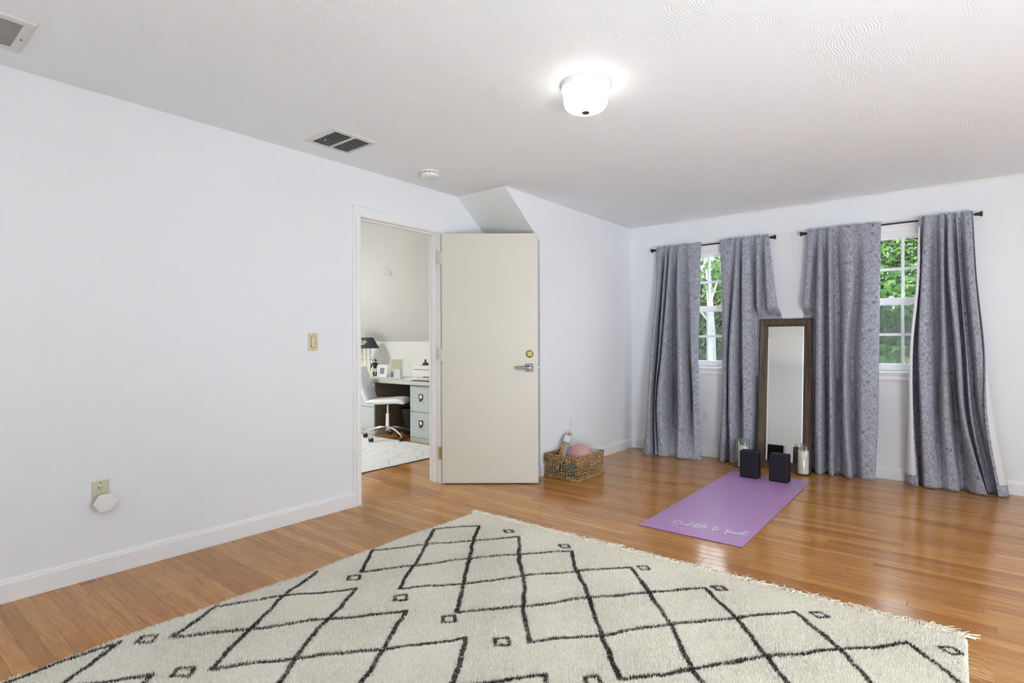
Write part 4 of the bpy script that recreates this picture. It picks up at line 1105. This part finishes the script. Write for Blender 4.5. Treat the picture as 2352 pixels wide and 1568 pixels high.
MB().lathe([(0, 0), (.0125, 0), (.0125, .175), (0, .175)], 0, 0, .21, 14).build('candle_sleeve', 'brass_pale', lp, smooth=True)
sh = MB().lathe([(.178, .378), (.094, .522), (.0925, .522), (.1765, .378)], seg=48, close=True).build('lamp_shade', 'shade_dark', lp, smooth=True)
MB().lathe([(.180, .376), (.180, .382), (.176, .382), (.176, .376)], seg=48, close=True).build('shade_trim', 'bin', sh)
m = MB(); m.tube([(-.093, 0, .52), (.093, 0, .52)], .002, 6); m.tube([(0, -.093, .52), (0, .093, .52)], .002, 6); m.build('spider', 'brass_pale', lp)
# crest: a shield with a helmet, spread wings and a ribbon
em = MB()
def on_shade(u, v, lift=.002):
    """u metres around, v metres up the slope from the shade's middle"""
    z = .455+v*.62; r = .178-(z-.378)/.144*.084+lift; a = math.radians(-57)+u*.75/.135
    return (r*math.cos(a), r*math.sin(a), z)
def poly(p, lift=.0025): em.add([on_shade(u, v, lift) for u, v in p], [tuple(range(len(p)))])
poly([(-.040, .018), (-.020, .030), (0, .024), (.020, .030), (.040, .018), (.038, -.015), (.022, -.042), (0, -.054), (-.022, -.042), (-.038, -.015)])
for s in (-1, 1):
    poly([(s*.008, .034), (s*.03, .050), (s*.058, .058), (s*.052, .040), (s*.03, .030)][::s], .003)
    poly([(s*.040, .010), (s*.060, .022), (s*.078, .028), (s*.086, .012), (s*.072, .004), (s*.066, -.012), (s*.05, -.008)][::s], .003)
    poly([(s*.034, -.022), (s*.052, -.020), (s*.048, -.034), (s*.03, -.046)][::s], .003)
e_ = em.build('crest', 'crest', sh); e_['label'] = 'pale crest printed on the dark shade'
em = MB(); poly([(-.016, .006), (0, .014), (.014, .004), (.010, -.014), (0, -.024), (-.012, -.014)], .0045); em.build('crest_centre', 'shade_dark', sh)
# soldier figurine
fg = thing('soldier_figurine', (-6.150, 4.72, ZD), 'small black and white soldier figurine with a rifle, on the desk by the lamp', 'figurine', math.radians(38))
MB().box(-.035, .035, -.025, .025, 0, .012).build('stand', 'fig_black', fg, bevel=.003)
m = MB()
for s in (-1, 1): m.tube([(s*.017, 0, .012), (s*.017, 0, .05), (s*.015, 0, .06)], [.012, .012, .013], 10)
m.build('boots', 'fig_black', fg, smooth=True)
m = MB()
for s in (-1, 1): m.tube([(s*.015, 0, .060), (s*.016, 0, .10), (s*.013, 0, .118)], [.0135, .0155, .0155], 10)
m.build('trousers', 'fig_white', fg, smooth=True)
MB().lathe([(0, .108), (.026, .108), (.024, .125), (.030, .165), (.026, .180), (.010, .187), (0, .187)], seg=18).build('tunic', 'fig_black', fg, smooth=True)
for s in (-1, 1): m = MB().tube([(s*.030, 0, .176), (s*.042, -.004, .145), (s*(.040 if s > 0 else .048), -.016, .115)], [.010, .009, .008], 8); m.build('arm', 'fig_black', fg, smooth=True)
MB().sphere((0, -.004, .198), .0165, 16, 10, sc=(1, 1, 1.05)).build('head', 'fig_skin', fg, smooth=True)
MB().lathe([(0, .232), (.012, .230), (.024, .220), (.026, .206), (.020, .200), (0, .200)], 0, .004, 0, 20).build('hat', 'fig_black', fg, smooth=True)
m = MB().tube([(0, -.023, .206), (0, -.022, .228)], .004, 6); m.build('plume', 'fig_white', fg, smooth=True)
m = MB().tube([(-.055, -.018, .06), (-.052, -.018, .13), (-.058, -.016, .225)], [.0025, .005, .002], 6); m.build('rifle', 'fig_grey', fg, smooth=True)
# picture frames and booklet
def easel(name, x, y, w, h, lean, rz, label, border, mt):
    f = thing(name, (x, y, ZD), label, 'picture frame', rot=(-lean, 0, rz), group='framed pictures on the desk')
    m = MB(); frame(m, -w/2, w/2, 0.001, h, border, 0, .014); m.build('frame', 'plastic_white', f, bevel=.002)
    MB().box(-w/2+border-.001, w/2-border+.001, .004, .010, border, h-border).build('print', mt, f)
    m = MB(); m.prism([(.010, .02), (.012, h*.72), (.016, h*.72), (.075, .008+.075*math.tan(lean)), (.068, .008+.07*math.tan(lean))], 'x', -.025, .025); m.build('easel_back', 'card', f)
    return f
f1 = easel('picture_frame', -5.855, 4.60, .135, .165, math.radians(12), math.radians(32), 'small white framed portrait standing on the desk beside the soldier figurine', .022, 'paper')
MB().box(-.030, .030, .0032, .0039, .045, .125).build('portrait', 'photo_grey', f1)
f2 = easel('picture_frame', -5.590, 4.62, .165, .245, math.radians(10), math.radians(34), 'larger pale framed picture leaning on the desk, right of the small portrait', .008, 'photo_cream')
MB().box(-.070, .0, .0030, .0039, .012, .075).build('skyline', 'photo_blue', f2)
bk2 = thing('folded_card', (-5.525, 4.575, ZD), 'folded white card with a printed edge, before the larger picture', 'card', math.radians(34))
MB().box(-.045, .045, 0, .003, 0, .115).build('front_leaf', 'paper', bk2); MB().box(.042, .045, .003, .05, 0, .115).build('side_leaf', 'paper', bk2)
m = MB()
for k in range(6): m.box(-.040, -.032, -.0008, -.0001, .02+k*.014, .028+k*.014)
m.build('print', 'slot', bk2)
# printer, papers, bust and small things
pn = thing('printer', (-5.010, 4.66, ZD+.018), 'white box printer on the right of the desk', 'printer')
MB().box(-.215, .22, -.09, .24, .012, .100).build('body', 'plastic_white', pn, bevel=.008)
MB().box(-.215, .22, -.088, .24, .104, .155).build('lid', 'plastic_white', pn, bevel=.008)
MB().box(-.205, .21, -.078, .23, .098, .106).build('lid_gap', 'slot', pn)
MB().box(-.19, .19, -.105, .0, .0, .011).build('paper_tray', 'vent', pn)
MB().box(-.02, .20, -.0915, -.088, .014, .022).build('paper_slot', 'slot', pn)
MB().box(.10, .19, -.0895, -.086, .115, .150).build('control_panel', 'vent', pn, bevel=.001)
tag(MB().box(-5.235, -4.78, 4.455, 4.86, ZD+.0002, ZD+.0172).build('paper_stack', 'paper'), 'white stack of papers under the printer', 'papers')
tag(MB().box(-5.02, -4.72, 4.375, 4.454, ZD+.0002, ZD+.008).build('tablet', 'fig_black', bevel=.002), 'thin dark tablet lying at the desk edge before the printer', 'tablet')
bu = thing('bust', (-5.04, 4.62, ZD+.1732), 'small dark bronze bust standing on the printer', 'statuette', math.radians(38))
MB().box(-.045, .045, -.025, .025, 0, .006).build('plinth', 'bronze_dark', bu)
m = MB(); m.sphere((0, 0, .018), .03, 18, 10, sc=(1.25, .6, .75)); m.tube([(0, 0, .03), (0, -.002, .048)], [.012, .010], 10); m.build('shoulders', 'bronze_dark', bu, smooth=True)
m = MB(); m.sphere((0, -.004, .058), .0155, 16, 12, sc=(.95, 1.05, 1.15)); m.sphere((0, -.020, .056), .0035, 8, 6); m.build('head', 'bronze_dark', bu, smooth=True)
m = MB()
for k in range(5): m.sphere((.028*math.cos(k*1.4)*.7, .02*math.sin(k*1.9), .012+.009*(k % 2)), .011, 10, 8)
m.lathe([(0, 0), (.03, 0), (.05, .010), (.048, .011), (.028, .003), (0, .003)], seg=20); o = m.build('trinket_dish', 'paper', smooth=True); o.location = (-5.30, 4.62, ZD)
tag(o, 'small dish of white trinkets left of the printer', 'dish')
m = MB(); m.sphere((0, 0, .016), .03, 16, 10, sc=(1, .8, .55)); m.sphere((.06, .01, .008), .018, 12, 8, sc=(1.5, .9, .45)); m.box(-.03, .10, -.03, .03, 0, .003); o = m.build('desk_ornament', 'fig_white', smooth=True); o.location = (-5.93, 4.50, ZD); o.rotation_euler.z = .6
tag(o, 'small pale ornament before the small portrait frame', 'ornament')
m = MB(); m.lathe([(0, 0), (.03, 0), (.03, .03), (.022, .045), (0, .05)], seg=18); o = m.build('dark_ornament', 'fig_black', smooth=True); o.location = (-6.33, 4.42, ZD)
tag(o, 'small dark round ornament at the desk end by the chair back', 'ornament')
# cover plate on the slope
cp = thing('ceiling_cover_plate', (-4.978, 3.978, zsl(3.978)), 'round white cover plate on the sloping office ceiling', 'cover plate', rot=(math.atan(-SL)+math.pi, 0, 0))
MB().lathe([(0, 0), (.072, 0), (.072, .006), (.066, .010), (0, .011)], seg=40).build('plate', 'plastic_white', cp, smooth=True)
for s in (-1, 1): MB().lathe([(0, .0105), (.004, .0105), (.003, .0125), (0, .0125)], s*.05, 0, 0, 10).build('screw', 'vent', cp)

# ------------------------------------------------------------------ outdoors
struct('ground', MB().box(-40, 40, 5.9, 60, -3.3, -3.0), 'ground', 'woodland ground below the windows', 'ground')
def leaf_cloud(n, centre, radii, size, c0, c1, shape, droop, shell=.35):
    """leaves spread through an ellipsoid crown, denser towards the outside"""
    d_ = rng.normal(size=(n, 3)); d_ /= np.linalg.norm(d_, axis=1)[:, None]
    r = (shell+(1-shell)*rng.random(n)**.6)
    lump = 1+.13*np.sin(d_[:, 0]*7+1)*np.sin(d_[:, 2]*9)+.08*np.sin(d_[:, 1]*13)
    P = np.array(centre)+d_*(r*lump)[:, None]*np.array(radii)
    sz = size*rng.uniform(.65, 1.25, n)
    up = d_*.6+np.array([0, -.25, .8])+rng.normal(0, .35, (n, 3)); up /= np.linalg.norm(up, axis=1)[:, None]
    out = d_+rng.normal(0, .5, (n, 3))+np.array([0, 0, -droop]); t = out-up*(out*up).sum(1)[:, None]; t /= np.linalg.norm(t, axis=1)[:, None]
    b = np.cross(up, t)
    k = len(shape); V = P[:, None, :]+(t[:, None, :]*shape[None, :, 0, None]+b[:, None, :]*shape[None, :, 1, None]+up[:, None, :]*shape[None, :, 2, None])*sz[:, None, None]
    f = rng.random(n)[:, None]; C = .29*(np.array(c0)*(1-f)+np.array(c1)*f); C = C*rng.uniform(.7, 1.25, (n, 1))
    return V.reshape(-1, 3), np.arange(n*k).reshape(n, k), np.repeat(C, k, axis=0)
maple = np.array([(0, 0, 0), (.12, .28, .02), (.42, .50, -.04), (.40, .22, .02), (1.0, 0, -.12), (.40, -.22, .02), (.42, -.50, -.04), (.12, -.28, .02)])
oval = np.array([(0, 0, 0), (.35, .24, .03), (1, 0, -.05), (.35, -.24, .03)])
def tree(name, loc, label, cat, crown, n, size, c0, c1, shape, trunk, bark, droop=.6, shell=.35, group=None, extra=()):
    t = thing(name, (loc[0], loc[1], -3.0), label, cat, group=group)
    Vs, Fs, Cs, o = [], [], [], 0
    for (cc, rr, frac) in crown:
        V, Fq, C = leaf_cloud(int(n*frac), (cc[0]-loc[0], cc[1]-loc[1], cc[2]+3.0), rr, size, c0, c1, shape, droop, shell)
        Vs.append(V); Fs.append(Fq+o); Cs.append(C); o += len(V)
    npmesh('foliage', np.concatenate(Vs), np.concatenate(Fs), 'leaf', np.concatenate(Cs), parent=t)
    m = MB(); m.tube([(p[0]-loc[0], p[1]-loc[1], p[2]+3.0) for p in trunk[0]], trunk[1], 14)
    for br, rr in extra: m.tube([(p[0]-loc[0], p[1]-loc[1], p[2]+3.0) for p in br], rr, 8)
    m.build('trunk', bark, t, smooth=True)
    return t
G0, G1 = (.045, .17, .015), (.16, .36, .04)
tree('maple_tree', (-.75, 10.9), 'leafy green maple filling the view of the right-hand window', 'tree',
     [((-.75, 10.6, 1.45), (2.0, 1.5, 1.6), .75), ((-1.6, 10.3, -.3), (1.6, 1.3, 1.2), .25)], 46000, .115, G0, G1, maple,
     ([(-.75, 10.9, -3), (-.73, 10.9, -1), (-.7, 10.85, .8)], [.16, .13, .06]), 'bark', .9, .55)
tree('birch_tree', (-4.10, 12.1), 'white barked birch seen through the left-hand window', 'tree',
     [((-4.2, 11.9, 3.0), (.9, .9, .55), .5), ((-4.0, 12.6, 2.6), (.8, .7, .5), .5)], 620, .15, (.09, .24, .06), (.22, .40, .10), oval,
     ([(-4.08, 12.1, -3), (-4.10, 12.1, -.5), (-4.13, 12.1, 1.2), (-4.19, 12.12, 2.2), (-4.27, 12.15, 3.4)], [.095, .082, .072, .062, .045]), 'birch', .4, .2,
     extra=[([(-4.17, 12.1, 2.0), (-4.0, 12.1, 2.5), (-3.8, 12.2, 3.0)], [.03, .02, .012]), ([(-4.13, 12.1, 1.5), (-4.4, 12.0, 1.9), (-4.6, 12.0, 2.5)], [.025, .018, .01])])
dk0, dk1 = (.022, .05, .016), (.055, .085, .022)
for x, y, lab, cc0, cc1, nn, rr in (
    (-5.35, 16.8, 'olive green tree close behind the birch', (.05, .10, .016), (.20, .26, .05), 15000, (1.45, 1.2, 2.9)),
    (-6.5, 20.6, 'dark shaded tree farther behind the birch trunk', dk0, (.07, .10, .035), 17000, (1.9, 1.5, 3.7)),
    (-8.1, 25.2, 'farthest dark tree of the wood behind the birch', dk0, dk1, 20000, (2.8, 1.8, 4.6))):
    tree('woodland_tree', (x, y), lab, 'tree', [((x, y, .9), rr, 1)], nn, .22, cc0, cc1, oval,
         ([(x, y, -3), (x+.05, y, 0), (x, y, 1.5)], [.17, .12, .05]), 'bark', .5, .12, 'trees behind the birch')
# ------------------------------------------------------------------ light
wd = bpy.data.worlds.new('overcast_sky'); S.world = wd; wd.use_nodes = True
wt = wd.node_tree; bgn = wt.nodes['Background']
tc_ = wt.nodes.new('ShaderNodeTexCoord'); sx_ = wt.nodes.new('ShaderNodeSeparateXYZ'); wt.links.new(tc_.outputs['Generated'], sx_.inputs[0])
rp_ = wt.nodes.new('ShaderNodeMapRange'); wt.links.new(sx_.outputs[2], rp_.inputs[0])
rp_.inputs[1].default_value = 0; rp_.inputs[2].default_value = 1; rp_.inputs[3].default_value = 8; rp_.inputs[4].default_value = 24
wt.links.new(rp_.outputs[0], bgn.inputs[1]); bgn.inputs[0].default_value = (.82, .91, 1, 1)   # overcast: brighter towards the zenith
def area(name, loc, rot, sx, sy, power, col, portal=False):
    l = bpy.data.lights.new(name, 'AREA'); l.shape = 'RECTANGLE'; l.size = sx; l.size_y = sy; l.energy = power; l.color = col
    if portal: l.cycles.is_portal = True
    o = bpy.data.objects.new(name, l); COL.objects.link(o); o.location = loc; o.rotation_euler = rot; return o
for k, (cx, hw) in enumerate(W): area('window_daylight', (cx, YB+.2, (WZ0+WZ1)/2), (-math.pi/2, 0, 0), .9, 1.25, 0, (1, 1, 1), True)
def aim(a, b): return (Vector(b)-Vector(a)).to_track_quat('-Z', 'Y').to_euler()
area('side_fill', (XR-.02, 3.3, 1.5), (0, math.pi/2, 0), 1.1, 1.7, 40, (.90, .95, 1))  # added fill on the solid right wall; no window there
area('fill_light', (1.6, -.2, .3), (math.radians(180), 0, 0), 1.8, 1.8, 86, (.90, .95, 1))  # added upward fill outside the view, not a fixture of the room
area('fill_light', (.3, -1.9, .4), (math.radians(180), 0, 0), 1.8, 1.8, 74, (.88, .94, 1))  # second added upward fill, behind the camera
p_ = (1.5, .3, .45); l_ = area('fill_light', p_, aim(p_, (-2.2, 4.6, 1.75)), 1.0, 1.0, 27, (.90, .95, 1)); l_.data.spread = math.radians(84)  # added fill out of view, aimed at the far corner
area('office_ceiling_lamp', (-6.2, 2.4, H-.06), (0, 0, 0), .5, .5, 74, (1, .99, .97))
# ------------------------------------------------------------------ render look
S.view_settings.view_transform = 'Standard'; S.view_settings.look = 'None'; S.view_settings.gamma = 1.0; S.view_settings.use_curve_mapping = False
S.view_settings.exposure = -0.08
S.cycles.use_denoising = True
S.cycles.max_bounces = 6; S.cycles.diffuse_bounces = 4; S.cycles.glossy_bounces = 3; S.cycles.transparent_max_bounces = 12
S.cycles.use_adaptive_sampling = True; S.cycles.adaptive_threshold = .13; S.cycles.adaptive_min_samples = 14
S.cycles.sample_clamp_indirect = 6.0
